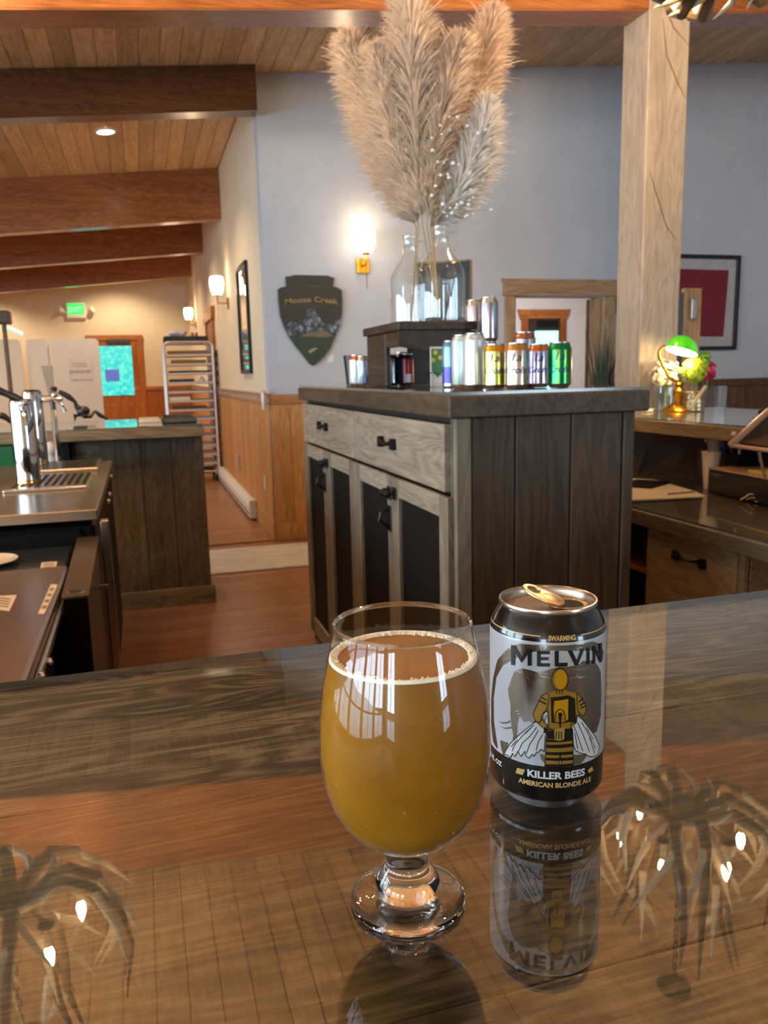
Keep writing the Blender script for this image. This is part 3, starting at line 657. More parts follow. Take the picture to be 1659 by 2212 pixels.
hh=math2(nt,'MAXIMUM',wv.outputs['Fac'],wy.outputs['Fac']); rr=ramp(nt,[(.6,(.001,.001,.001,1)),(.95,(.012,.011,.010,1))]); lk(nt,hh,rr.inputs[0]); lk(nt,rr.outputs[0],pp.inputs['Base Color'])
pp.inputs['Roughness'].default_value=.55; pp.inputs['Specular IOR Level'].default_value=.15; bp=nd(nt,'ShaderNodeBump'); bp.inputs['Strength'].default_value=.5; bp.inputs['Distance'].default_value=.002; lk(nt,hh,bp.inputs['Height']); lk(nt,bp.outputs[0],pp.inputs['Normal'])
doors=[(1.914,2.391,1.977,2.335),(2.394,2.868,2.452,2.794),(2.873,3.340,2.947,3.271),(3.344,3.832,3.412,3.755)]
for k,(a,b,ma,mbb) in enumerate(doors):
    zt,zb=.992,.05; mt,mbz=.932,.13
    d=MB().box(FX-.016,FX+.002,ma+.001,mbb-.001,mt,zt,.002).build('door',M_pale,cb,False)
    MB().box(FX-.016,FX+.002,ma+.001,mbb-.001,zb,mbz,.002).build('bottom_rail',M_pale,d,False)
    MB().box(FX-.018,FX+.002,a,ma,zb,zt,.002).build('stile',M_palez,d,False); MB().box(FX-.018,FX+.002,mbb,b,zb,zt,.002).build('stile',M_palez,d,False)
    MB().box(FX-.006,FX-.002,ma,mbb,mbz,mt).build('mesh_panel',M_mesh,d,False)
    if k%2==1:
        hy=a-.001+.0; 
        for yy in (hy-.022,hy+.022): pass
        l=MB(); l.tube([(FX-.030,a-.045,.945),(FX-.030,a+.05,.937)],.008,8); l.ball((FX-.042,a-.02,.94),.014,8); l.ball((FX-.034,a+.035,.938),.016,8)
        l.box(FX-.022,FX-.0185,a-.05,a-.008,.922,.962,.003).box(FX-.022,FX-.0185,a+.008,a+.05,.915,.958,.003); l.build('latch',M_black,d)
        h=MB(); h.tube([(FX-.02,a+.03,.885),(FX-.05,a+.03,.875),(FX-.055,a+.03,.85),(FX-.02,a+.03,.822)],.006,8); h.box(FX-.0225,FX-.0185,a+.012,a+.048,.81,.895,.003); h.build('handle',M_black,d)
MB().box(X0+.002,X0+.02,Y1-.02,Y1+.0,.0,CT-.001,.002).build('corner_board',M_palez,cb,False)
MB().box(X0+.01,X1-.02,Y0+.03,Y1-.02,.0,.055).build('plinth',M_darkwood,cb,False)
# worktop and its glass
wt=MB().box(.735,1.318,1.87,3.872,CT,1.256,.004).build('cabinet_worktop',M_greyy,None,False); tag(wt,'thick dark grey plank worktop with glass on the mesh door cabinet','worktop')
gs=MB().box(.742,1.312,1.878,3.865,1.2575,1.2655).build('glass_sheet',[T_sheet,M_gedge],None,False)
for p in gs.data.polygons: p.material_index=0 if abs(p.normal.z)>.5 else 1
tag(gs,'glass sheet over the worktop of the mesh door cabinet','glass')
GT=1.266
# small riser shelf on the worktop
RX0,RX1,RY0,RY1=.868,1.165,2.68,3.14; RZ=1.492
rs=thing('riser_shelf','small dark wooden riser shelf carrying the glass jugs of pampas','shelf',(1.0,2.9,GT))
MB().box(RX0,RX1,RY0,RY1,RZ-.03,RZ,.003).build('shelf_board',M_darkwood,rs,False)
MB().box(RX0+.01,RX0+.03,RY1-.27,RY1-.02,GT,RZ-.031,.003).build('leg',M_darkwood,rs,False)
MB().box(RX1-.12,RX1-.02,RY1-.05,RY1-.02,GT,RZ-.031,.003).build('leg',M_darkwood,rs,False)
MB().prism([(RX0+.005,RY0+.01,RZ-.031),(RX1-.005,RY0+.01,RZ-.031),(RX1-.005,RY0+.01,RZ-.12),(RX0+.10,RY0+.01,RZ-.10),(RX0+.005,RY0+.01,RZ-.085)],(0,.02,0)).build('apron',M_darkwood,rs,False)
MB().box(RX0+.012,RX0+.03,RY0+.031,RY1-.27,RZ-.085,RZ-.031,.002).build('apron',M_darkwood,rs,False)
# jugs
T_jug=thinglass('jug_glass',(.95,.97,.965),.085)
def jug(x,y,label,s=1.,rb=.062):
    t=thing('glass_jug',label,'jug',(x,y,RZ+.001),'clear glass jugs on the riser')
    pr=[(.0001,.006),(rb*.9,.004),(rb,.014),(rb*1.01,.05),(rb,.15),(rb*.96,.185),(rb*.78,.215),(rb*.52,.245),(rb*.36,.275),(rb*.31,.30),(rb*.32,.325),(rb*.37,.335),(rb*.36,.342),(rb*.30,.338)]
    MB().lathe([(r,z*s) for r,z in pr],(x,y,RZ+.001),40).build('vessel',T_jug,t,fix=False)
    MB().tube([(x+rb*.33*math.cos(a),y+rb*.33*math.sin(a),RZ+.001+.30*s) for a in [6.2832*i/24 for i in range(25)]],.0022,6).build('neck_ring',T_jug,t,fix=False)
    hp=[(x+rb*.33,y-.01,RZ+.315*s),(x+rb*.62,y-.02,RZ+.322*s),(x+rb*.70,y-.02,RZ+.29*s),(x+rb*.52,y-.015,RZ+.255*s)]
    MB().tube(hp,.005,8).build('handle',T_jug,t,fix=False)
jug(1.065,2.775,'clear glass jug standing foremost on the riser, right side',.98,.085)
jug(1.012,2.962,'clear glass jug behind the foremost jug, beside its left edge',.97,.078)
# pampas plumes
def plume(px,y,rmax,n,label,mat,name='pampas_plume'):
    pts=[at(a,b,'y',y+dy) for (a,b,dy) in px]
    def sp(t):
        f=t*(len(pts)-1); i=min(int(f),len(pts)-2); u=f-i
        p0=pts[max(i-1,0)];p1=pts[i];p2=pts[i+1];p3=pts[min(i+2,len(pts)-1)]
        return .5*((2*p1)+(-p0+p2)*u+(2*p0-5*p1+4*p2-p3)*u*u+(-p0+3*p1-3*p2+p3)*u**3)
    th=thing(name,label,'dried grass',tuple(pts[0]),'dried pampas plumes in the jugs')
    st=[sp(i/14) for i in range(15)]; nn=n
    base=Vector((1.06,2.79,RZ+.03)) if px[0][0]>905 else Vector((1.01,2.95,RZ+.03))
    MB().tube([base,base.lerp(pts[0],.6)]+st,[.0022]*2+[.0022-.0001*i for i in range(15)],6).build('stalk',plain('pampas_stalk','a98f66',.8),th)
    mb=MB()
    for k in range(n):
        t=.04+.96*random.random()**.85; p=sp(t); tg=(sp(min(t+.02,1))-sp(max(t-.02,0))).normalized()
        r=rmax*(math.sin(math.pi*min(1,(t*.92+.06)))**.6)*(1-.25*t)*U(.55,1.15)
        a=U(0,6.2832); o=tg.orthogonal().normalized(); q=tg.cross(o); rad=(o*math.cos(a)+q*math.sin(a))
        d1=(tg*U(.75,1.1)+rad*U(.55,.9)).normalized(); d2=(tg*U(.5,1.0)+rad*U(.5,1.0)+Vector((0,0,-U(.1,.5)))).normalized()
        L=r*1.35*(1.4 if R()<.05 else 1); s0=p+rad*.002; s1=s0+d1*L*.55; s2=s1+d2*L*.5; s3=s2+(d2+Vector((U(-.3,.3),U(-.3,.3),-.25))).normalized()*L*.22
        wv=d1.cross(Vector((U(-1,1),U(-1,1),U(-1,1)))).normalized()
        b=len(mb.v); w0,w1,w2=.0017,.0022,.0013
        mb.v+=[tuple(s0+wv*w0*.5),tuple(s0-wv*w0*.5),tuple(s1+wv*w1),tuple(s1-wv*w1),tuple(s2+wv*w2),tuple(s2-wv*w2),tuple(s3)]
        mb.f+=[[b,b+1,b+3,b+2],[b+2,b+3,b+5,b+4],[b+4,b+5,b+6]]; mb.m+=[0,0,0]
    mb.build('plume',mat,th,kind='stuff',fix=False)
def hairmat(n,c):
    m=plain(n,c,.85,var=.12,scale=25,spec=.1); nt=m.node_tree; p=nt.nodes['Principled BSDF']; rc=[q for q in nt.nodes if q.type=='VALTORGB'][0]
    t=nd(nt,'ShaderNodeBsdfTranslucent'); lk(nt,rc.outputs[0],t.inputs[0]); mx=nd(nt,'ShaderNodeMixShader'); mx.inputs[0].default_value=.55
    lk(nt,p.outputs[0],mx.inputs[1]); lk(nt,t.outputs[0],mx.inputs[2]); lk(nt,mx.outputs[0],nt.nodes['Material Output'].inputs[0]); return m
H1=hairmat('pampas_beige','e9dccb'); H2=hairmat('pampas_tan','ead9c6'); H3=hairmat('pampas_daylit','f4efe8')  # lower right plume's white has the daylight put into its colour
plume([(900,492,.05),(858,400,.08),(812,280,.1),(772,160,.1),(742,78,.1)],2.86,.102,5200,'broad beige pampas plume leaning furthest left out of the jugs',H1)
plume([(905,490,.02),(872,380,.02),(842,255,.02),(822,160,.02),(806,105,.02)],2.84,.085,3600,'beige pampas plume between the leftmost and the tallest plume',H1)
plume([(912,485,0),(902,330,0),(890,190,0),(886,70,0),(880,-40,0)],2.82,.105,5200,'tallest beige pampas plume rising in front of the orange beam',H1)
plume([(922,485,0),(940,340,-.02),(962,215,-.03),(985,125,-.03),(998,88,-.03)],2.80,.078,3600,'short tan pampas plume just right of the tallest one',H2)
plume([(930,485,.03),(975,350,.06),(1018,215,.08),(1050,105,.08),(1074,18,.08)],2.84,.098,5200,'pale pampas plume leaning furthest right out of the jugs',H2)
plume([(935,492,-.02),(980,440,-.04),(1015,370,-.05),(1042,290,-.05),(1058,215,-.05)],2.80,.085,4200,'whitish pampas plume low on the right side of the bunch',H3)
sg=thing('dried_flower_spray','spray of tiny white dried flowers among the right hand plumes','flowers',tuple(at(930,490,'y',2.74)))
mb=MB(); st=MB(); a0=at(930,490,'y',2.76)
for i in range(46):
    p=at(U(930,1062),U(250,470),'y',2.70); 
    if p.x<1.0 and R()<.5: continue
    mb.ball(p,U(.004,.009),6,(1,1,.8)); st.tube([a0,a0.lerp(p,.6)+Vector((0,0,.02)),p],.0006,3)
st.build('stem',plain('spray_stem','8a7a5a',.8),sg,kind='stuff'); mb.build('blossom',plain('spray_white','eceef0',.6),sg,kind='stuff')
FM=Matrix.Translation((1.175,3.04,RZ+.001))@Matrix.Rotation(-.55,4,'Z')@Matrix.Rotation(-.05,4,'X')
lf_=thing('leaning_frame','dark faced wooden frame leaning behind the foremost jug','frame',(1.165,3.05,RZ))
MB().box(-.11,.11,-.004,.035,0,.255,.003).xf(FM).build('wooden_back',wood('frame_wood','5a4a3a','8a7660','a08c74','z',1.,3,.5,fib=.5),lf_,False)
MB().box(-.102,.102,-.0075,-.0045,.010,.247).xf(FM).build('dark_face',plain('slate_face','1a1c1e',.4),lf_,False)
# ---- cans and cups on the worktop
def canproto(name,label,cat,mats,h=.122,r=.033,stripes=None):
    t=thing(name,label,cat,(0,0,0)); k=h/.122; nk=h-.0205
    pr=[(.0001,.004),(.021,.004),(.024,0),(.027,.004),(r,.012),(r,h*.45),(r,nk),(r*.99,nk+.002),(r*.88,nk+.011),(r*.82,nk+.0155)]
    MB().lathe(pr,(0,0,0),32,mis=[2,2,2,2,0,0,1,1,1]).build('body',mats,t,local=True)
    MB().lathe([(r*.82,nk+.0155),(r*.85,nk+.0175),(r*.84,h),(r*.79,h-.0005),(r*.74,h-.006),(.0001,h-.005)],(0,0,0),32).build('lid',M_alu,t,local=True)
    MB().lathe([(.011,0),(.011,.001),(.0001,.001)],(.004,0,h-.0045),14).build('pull_tab',M_alu,t,local=True)
    return t
def foil(n,c,var=.1,rough=.22,metal=.85):
    """metallic print; vertical bands mix ink colours with painted-in highlights"""
    m,nt,p=newmat(n); co=nd(nt,'ShaderNodeTexCoord'); mp=nd(nt,'ShaderNodeMapping'); mp.inputs['Scale'].default_value=(38,38,6); lk(nt,co.outputs['Object'],mp.inputs[0])
    nz=nd(nt,'ShaderNodeTexNoise'); nz.inputs['Scale'].default_value=1; nz.inputs['Detail'].default_value=1; lk(nt,mp.outputs[0],nz.inputs['Vector'])
    rr=ramp(nt,[(.32+.36*i/(len(c)-1),lin(x)) for i,x in enumerate(c)]); lk(nt,nz.outputs[0],rr.inputs[0]); lk(nt,rr.outputs[0],p.inputs['Base Color'])
    p.inputs['Metallic'].default_value=metal; p.inputs['Roughness'].default_value=rough; return m
def cantext(t,lines,mat,r=.033,facing=-.45):
    mb=MB()
    for s,z,h,sh in lines:
        textmb(mb,s,h,lambda a,b:((r+.0003)*math.sin(a/r+facing),-(r+.0003)*math.cos(a/r+facing),z+b),.0006,shear=sh)
    mb.build('lettering',mat,t,local=True,fix=False,smooth=False)
def put(t,px,y,z=GT,rz=0):
    p=at(px,800,'y',y); t.location=(p.x,y,z+.0003); t['_loc']=tuple(t.location); t.rotation_euler.z=rz
G='flavoured water cans along the cabinet front'
scr=plain('script_ink','1c2c5c',.4)
flav=[(1069,2.06,'yellow gold flavoured water can, leftmost of the four labelled cans',['c8d84a','e6ee9a','b8942a','d8d8c0'],'d89a2c'),
 (1116,1.985,'peach and white flavoured water can beside the yellow one',['dfe6ec','c8a890','8a7458','b8c4d4'],'c48a48'),
 (1163,2.09,'violet flavoured water can half hidden between its neighbours',['a888c0','d8c8e4','6a5878','c0b0c8'],'c8743a'),
 (1208,1.965,'green flavoured water can, rightmost of the four labelled cans',['1c7a44','2a9a58','6a8a2a','186a3c'],'1c7a48')]
for i,(px,y,lb,cs,top) in enumerate(flav):
    t=canproto('water_can',lb,'can',[foil('foil_%d'%i,cs),plain('shoulder_%d'%i,top,.3,.7),M_alu]); t['group']=G
    cantext(t,[('La',.074,.030,.3),('Croix',.042,.026,.3)],scr if i<3 else plain('script_green','123a6a',.4)); put(t,px,y)
M_tallw=foil('pale_can',['c8d0d4','e2e6e8','b8b8b0','d4dce0'],rough=.3,metal=.5)
T1=canproto('tall_can','white tall can, wider of the two, left of the yellow can','can',[M_tallw,M_tallw,M_alu],.157); T1['group']='white tall cans'; put(T1,1025,2.16)
T2=canproto('tall_can','slim white tall can with a green foot, left of the wider one','can',[foil('pale_green_can',['c8d8d4','e2e6e8','5acc94','d4dce0'],rough=.3,metal=.4),M_tallw,M_alu],.157,.031); T2['group']='white tall cans'; put(T2,998,2.26)
T3=canproto('stacked_can','silver tall can stacked on another behind the white tall cans','can',[foil('silver_can',['9a9a98','c4b4cc','7c7c7c','b8c8cc'],metal=.95),M_alu,M_alu],.150); T3['group']='stacked silver cans'; put(T3,1056,2.62)
pT=T3.location.copy(); up=dup(T3,(pT.x,pT.y,pT.z+.1505),0,'topmost silver can of the stack in front of the doorway','stacked silver cans')
T4=canproto('stacked_can','pale pink can stacked left of the topmost silver can','can',[foil('pink_can',['c8a8a0','dccac6','b08a84','d8d8d4'],metal=.6),M_alu,M_alu],.150,.031); T4['group']='stacked silver cans'; put(T4,1024,2.72); q=T4.location.copy()
dup(T4,(q.x,q.y,q.z+.1505),0,'pale pink can on top of another, beside the topmost silver can','stacked silver cans'); T4['label']='pale pink can at the bottom, hidden behind the white tall cans'
T5=canproto('tall_can','silver can with coppery top just behind the peach can','can',[MATS['silver_can'],plain('copper_top','a8704a',.3,.8),M_alu],.157); put(T5,1132,2.12)
cp=thing('clear_cup','clear plastic cup upside down behind the yellow can','cup',(0,0,0)); MB().lathe([(.040,0),(.030,.13),(.0001,.131)],(0,0,0),28).build('cup_wall',T_glass,cp,local=True,fix=False); MB().lathe([(.041,0),(.042,.003),(.040,.004)],(0,0,0),28).build('rim',T_glass,cp,local=True,fix=False); put(cp,1092,2.26); cp.location.z=GT+.001
S1=canproto('slim_can','slim can, light blue above and violet blue below','can',[plain('slim_blue','7ea4bc',.3,.4),plain('slim_top','6a94ac',.3,.5),M_alu],.150,.027); 
MB().lathe([(.0272,.012),(.0272,.066)],(0,0,0),32).build('lower_band',plain('slim_violet','4a4a9a',.3,.4),S1,local=True,fix=False); put(S1,973,2.50)
fc=thing('flower_card','small white card with a green shield of yellow flowers','card',(0,0,0))
MB().box(-.026,.026,-.002,.002,0,.135,.001).build('card',M_white,fc,False,True); MB().prism([(-.022,-.0024,.128),(.022,-.0024,.128),(.022,-.0024,.055),(0,-.0024,.03),(-.022,-.0024,.055)],(0,.0003,0)).build('shield_print',plain('shield_green','4a7a54',.6),fc,False,True)
for i,(a,b) in enumerate(((-.008,.115),(.010,.098),(-.016,.09))): MB().lathe([(.008,0),(.0001,.0005)],(a,-.0026,b),10,(0,-1,0)).build('flower_print',plain('print_flower','d8c040',.6),fc,False,True)
put(fc,945,2.60)
tb2=thing('tumbler','black tapered tumbler at the far left end of the cabinet top','cup',(0,0,0)); MB().lathe([(.0001,0),(.030,0),(.042,.13),(.040,.13),(.029,.004),(.0001,.004)],(0,0,0),28).build('cup_wall',M_blackp,tb2,local=True); MB().lathe([(.043,.13),(.043,.134),(.039,.134)],(0,0,0),28).build('rim',M_blackp,tb2,local=True); put(tb2,762,3.62)
C1=canproto('slim_can','white can with an orange top beside the black tumbler','can',[plain('off_white_can','dcdcd8',.3,.2),plain('orange_top','c8602a',.3,.5),M_alu],.128,.03); put(C1,770,3.30)
C2=canproto('slim_can','blue and white can partly behind the left riser leg','can',[foil('blue_white_can',['5a8cc8','dce4ec','2a62b4','e0e0e0'],metal=.3),M_alu,M_alu],.122,.031); put(C2,784,3.24)
C3=canproto('beer_can','red and navy can standing under the riser shelf','can',[plain('red_can','8a1f28',.3,.3),plain('navy_top','3a3a4a',.3,.6),M_alu],.122); 
MB().lathe([(.0333,.013),(.0333,.098)],(0,0,0),40,a0=2.6,a1=4.15).build('navy_panel',plain('navy_can','26384c',.35,.3),C3,local=True,fix=False)
MB().lathe([(.0334,.013),(.0334,.045)],(0,0,0),40,a0=4.4,a1=5.1).build('white_panel',plain('panel_white','cfd8e0',.35,.1),C3,local=True,fix=False); put(C3,876,2.98)
C4=canproto('beer_can','grey blue can left of the red can under the riser','can',[foil('grey_can',['8494a8','c0c8d4','4a5464','a0a8b4'],metal=.6),M_alu,M_alu],.122); put(C4,844,3.02)
C5=canproto('beer_can','pale can with a white lid behind the red can','can',[plain('pale_can2','b8b0a4',.35,.2),M_white,M_white],.135); put(C5,868,3.22)
tag(MB().tube([at(930,806,'y',2.55),at(920,815,'y',2.6),at(925,805,'y',2.62),at(942,806,'y',2.55),at(958,812,'y',2.5),at(966,812,'y',2.48)],.0012,6).build('cable',M_blackp),'thin black looped wire by the slim blue can','cable')
# ================================================================== LEFT: FAR COUNTER, KEG BOX, COOLER
M_farz=wood('far_barnwood_z','362b1f','574836','6d5c47','z',1.,4,.6,var=.1,fib=.7,knots=.9,bump=.2)
M_farx=wood('far_barnwood_x','4a3e2f','716149','8c7a60','x',1.,4,.55,var=.06,fib=.7,knots=.5,bump=.2)
fcn=thing('service_counter','far grey barnwood service counter with planked end panel','counter',(-.6,4.9,0))
ex=[-.235,-.02,.144,.325]
for a,b in zip(ex,ex[1:]): MB().box(a+.0015,b-.0015,4.69,4.715,.0,.995,.003).build('plank',M_farz,fcn,False)
MB().box(.305,.325,4.716,5.35,.0,.995,.003).build('end_board',M_farz,fcn,False)
MB().box(-.255,.345,4.672,4.689,0,.105,.004).build('skirting',M_farx,fcn,False)
MB().box(-3.2,.30,4.95,5.35,0,.995).build('body',plain('counter_body','2e261c',.8),fcn,False)
for x in (-.66,-.40): MB().box(x-.05,x,4.715,4.94,.0,.994).build('upright',M_dark,fcn,False)
for a,b in ((-.90,-.71),(-.65,-.455),(-.395,-.24)): MB().box(a,b,4.80,4.82,.55,.994,.002).build('panel',M_farx,fcn,False)
MB().box(-3.2,-.24,4.70,4.94,.50,.53,.002).build('shelf',M_greyx,fcn,False)
wt2=MB().box(-3.2,.322,4.50,5.42,.997,1.052,.004).build('service_worktop',M_farx,None,False); tag(wt2,'grey plank worktop of the far service counter under glass','worktop')
g2=MB().box(-3.18,.316,4.507,5.41,1.0535,1.0615).build('glass_sheet',[T_sheet,M_gedge],None,False)
for p in g2.data.polygons: p.material_index=0 if abs(p.normal.z)>.5 else 1
tag(g2,'glass sheet over the far service counter reflecting the door window','glass')
FT=1.062
gb=MB().box(-1.05,-.655,4.58,4.69,.84,1.0-.008,.01); tag(gb.build('green_bin',plain('bin_green','0c6b34',.35,coat=.3),None,False),'dark green bin tucked under the far counter behind the taps','bin'); 
tag(MB().box(-1.05,-.62,4.55,4.69,.531,.839,.01).build('green_bin',MATS['bin_green'],None,False),'lower dark green bin under the far counter','bin')
# keg box with stainless top
KX,KY0,KY1,KZ=-.155,2.60,4.15,.92
kb=thing('keg_cooler','black keg cooler with a stainless top, beer taps and drip tray','cooler',(-.9,3.3,0))
MB().box(-1.75,KX-.012,KY0+.02,KY1,.10,KZ-.045,.01).build('cabinet',plain('keg_black','070606',.5,0,.2,spec=.15),kb,False)
MB().box(-1.72,KX-.05,KY0+.08,KY1-.05,.0,.10).build('plinth',M_dark,kb,False)
MB().box(-1.77,KX,KY0,KY1+.02,KZ-.034,KZ,.003).build('steel_top',M_steel,kb,False)
MB().box(-1.74,KX-.05,KY0+.005,KY0+.02,.14,KZ-.06,.006).build('door',plain('keg_door','080706',.6,0,spec=.15),kb,False)
for i,(px,py) in enumerate(((238,1029),(235,1068),(233,1083))):
    p=at(px,py,'x',KX-.008); MB().ball((KX-.008,p.y,p.z),.013,10).build('screw_head',M_chrome,kb)
dt=thing('drip_tray','slotted stainless drip tray in front of the taps','tray',(-.33,3.75,KZ+.0005))
MB().box(-.50,-.215,3.12,3.62,KZ+.0005,KZ+.012,.003).build('grate',M_steel,dt,False)
for i in range(10): MB().box(-.48+i*.027,-.465+i*.027,3.18,3.56,KZ+.012,KZ+.0125).build('slot',M_dark,dt,False)
MB().box(-.50,-.20,3.70,4.10,KZ+.0005,KZ+.018,.005).build('tray',M_steel,dt,False); MB().box(-.485,-.215,3.72,4.08,KZ+.0181,KZ+.0185).build('tray_floor',plain('tray_dark','2a2622',.3,.8),dt,False)
def tap_tower(x,y,h,label,two=True):
    t=thing('tap_tower',label,'beer tap',(x,y,KZ+.0005),'chrome beer tap towers'); z=KZ+.0005
    MB().lathe([(.067,0),(.067,.004),(.055,.010),(.047,.012)],(x,y,z),36).build('flange',M_brass if False else M_chrome,t)
    MB().lathe([(.046,.010),(.0465,.014),(.045,.018),(.0455,.022),(.0445,.026)],(x,y,z),36).build('collar',plain('copper_collar','b88a5a',.2,1),t)
    MB().lathe([(.044,.012),(.044,h-.03),(.041,h-.012),(.030,h-.002),(.0001,h)],(x,y,z),40).build('column',M_chrome,t)
    return t
def faucet(t,x,y,z,d,hx):
    d=Vector(d).normalized(); p=Vector((x,y,z))
    f=MB(); f.tube([p,p+d*.05],.016,12); f.tube([p+d*.05,p+d*.105],[.013,.011],12); f.tube([p+d*.07,p+d*.10+Vector((0,0,-.03)),p+d*.112+Vector((0,0,-.062))],[.011,.009,.008],10); f.ball(p+d*.07+Vector((0,0,.018)),.017,10)
    fo=f.build('faucet',M_chrome,t)
    k=Vector(hx); b0=p+d*.07+Vector((0,0,.028)); MB().tube([b0,b0+k*.25,b0+k*.5,b0+k*.9,b0+k],[.010,.014,.012,.016,.013],10).build('tap_handle',M_blackp,fo)
ta1=tap_tower(-.435,3.32,.335,'chrome beer tap tower nearest the bar, black lever raised')
faucet(ta1,-.435,3.30,KZ+.30,(.25,-1,0),(-.105,-.03,.055))
ta2=tap_tower(-.475,4.0,.36,'chrome beer tap tower behind the nearest one, faucet turned right')
faucet(ta2,-.45,4.0,KZ+.315,(1,-.1,0),(.0,.02,.02))
tap=thing('tap_paddle','tall grey paddle tap handle behind the chrome towers','tap handle',tuple(at(112,870,'y',4.2)))
a=at(112,862,'y',4.2); b=at(99,790,'y',4.2)
mb=MB(); dvec=(b-a); mb.prism([a+Vector((-.010,0,0)),a+Vector((.012,0,0)),b+Vector((.028,0,0)),b+Vector((-.022,0,0))],(0,.018,0)); mb.build('paddle',plain('paddle_grey','8a8070',.6),tap,False)
MB().tube([at(115,885,'y',4.205),a],.012,8).build('shank',plain('shank_grey','4a4c52',.4,.5),tap)
MB().tube([(a.x+.006,4.205,KZ+.001),at(115,885,'y',4.205)],[.02,.012],10).build('stem',M_chrome,tap)
cl=thing('corkscrew_clamp','black lever corkscrew clamped on the far counter below the white tables','corkscrew',tuple(at(178,905,'y',4.62)))
P=lambda x,y,Y=4.62:at(x,y,'y',Y)
MB().tube([P(127,846),P(140,852),P(152,860)],[.012,.014,.016],8).build('lever',M_blackp,cl)
MB().tube([P(152,860),P(162,868),P(165,880),P(172,888),P(182,897)],[.014,.010,.011,.014,.020],8).build('arm',M_blackp,cl)
mb=MB(); mb.ball(P(180,888),.032,10,(1.1,.7,.9)); mb.tube([P(180,897),P(196,899),P(205,888),P(216,897),P(233,905)],[.018,.012,.009,.013,.007],8); mb.build('clamp_body',M_blackp,cl)
MB().prism([P(158,894),P(168,896),P(161,912.5)],(0,.02,0)).tube([P(164,898),P(178,896)],.008,6).build('foot',M_blackp,cl)
MB().tube([P(162,868),P(176,881)],.003,5).build('spring',M_blackp,cl)
tag(MB().tube([P(0,897,4.7),P(8,899,4.7),P(17,905,4.7),P(25,913.5,4.7)],[.018,.018,.014,.01],8).ball(P(25,910,4.7),.012,8).build('lever_handle',M_blackp),'black curved lever at the left edge on the far counter','lever')
tag(MB().box(-.36,-.29,4.60,4.75,FT,FT+.006,.002).build('dark_card',plain('card_dark','3a3c34',.5),None,False),'small dark card lying on the far counter behind the taps','card')
cc=MB(); p=at(112,992,'y',4.22); cc.ball((p.x,p.y,KZ+.065),.036,12,(.9,.9,1.1)); cc.lathe([(.03,.001),(.03,.03),(.012,.035)],(p.x,p.y,KZ),12); tag(cc.build('white_cloth',M_white),'bunched white cloth behind the chrome towers','cloth')
# paper tray and papers on far counter
tag(MB().box(-.02,.10,4.9,5.2,FT,FT+.018,.002).build('paper_stack',M_paper,None,False),'stack of cream paper on the far counter beside the reflection of the window','paper')
ty=MB(); x0,x1,y0,y1=.115,.302,4.75,5.25; ty.box(x0,x1,y0,y1,FT,FT+.004); 
for q in ((x0,x0+.004,y0,y1),(x1-.004,x1,y0,y1),(x0,x1,y0,y0+.004),(x0,x1,y1-.004,y1)): ty.box(*q,FT,FT+.028)
tag(ty.build('sheet_tray',plain('tray_grey','6c6c66',.35,.6),None,False),'grey metal tray at the right end of the far counter','tray')
# bottle cooler with brown sliding lids
CLX=-.222; CZ=.82
bcool=thing('bottle_cooler','low bottle cooler with brown steel lids and white stickers','cooler',(-.8,1.6,0))
MB().box(-1.5,CLX-.02,.80,2.56,.08,CZ-.04,.008).build('cabinet',plain('cooler_black','0c0a09',.45,.1,.2),bcool,False)
MB().box(-1.48,CLX-.05,.85,2.5,0,.08).build('plinth',M_dark,bcool,False)
MB().box(-1.52,CLX,.78,2.28,CZ-.045,CZ,.006).build('lid',plain('lid_brown_steel','a8958a',.3,.9,.08,scale=5),bcool,False)
l2=MB().box(-1.5,CLX-.006,2.285,2.58,CZ-.045,CZ-.004,.006).build('rear_lid',plain('lid_grey_steel','74787e',.2,.9,.06),bcool,False)
MB().box(CLX+.001,CLX+.010,.80,2.26,CZ-.05,CZ-.03,.003).build('edge_trim',M_steel,bcool,False)
for (x0,y0),(x1,y1),(x2,y2),(x3,y3),zz in [((82,1326),(96,1326),(125,1263),(110,1262),CZ),((-20,1315),(20,1320),(37,1285),(-10,1288),CZ),((85,1234),(119,1233),(124,1213),(90,1215),CZ-.004)]:
    pts=[at(a,b,'z',zz+.0004) for a,b in ((x0,y0),(x1,y1),(x2,y2),(x3,y3))]
    st=MB().prism(pts,(0,0,.0004)).build('sticker',plain('sticker_tan','d8c0a0',.5,var=.08,scale=80),bcool if zz==CZ else l2,False)
    c0=(pts[0]+pts[1]+pts[2]+pts[3])/4; mb=MB()
    for k in (-.6,-.2,.2,.6):
        e=(pts[3]-pts[0])*.5*k; a_=c0+e+(pts[1]-pts[0])*-.35; b_=c0+e+(pts[1]-pts[0])*.35; n=(pts[3]-pts[0])*.05
        mb.add([a_-n,b_-n,b_+n,a_+n],[(0,1,2,3)])
    for v in range(len(mb.v)): mb.v[v]=(mb.v[v][0],mb.v[v][1],zz+.0012)
    mb.build('printed_lines',plain('sticker_ink','8a7058',.6),st,False,fix=False,kind='stuff')
for px,py in ((107,1428),(90,1458)):
    p=at(px,py,'x',CLX+.014); MB().ball(p,.008,8).build('screw_head',M_chrome,bcool)
pl=at(18,1204,'z',CZ+.01); tag(MB().lathe([(.0001,.010),(.05,.010),(.062,.016),(.082,.022),(.0835,.025),(.081,.026),(.062,.020),(.045,.016),(.028,.017),(.026,.013),(.0001,.013)],(pl.x-.055,pl.y-.02,CZ-.004-.009),40).build('white_plate',plain('plate_cream','d8c8ae',.25,coat=.4)),'white oval plate at the far left edge on the bottle cooler','plate')
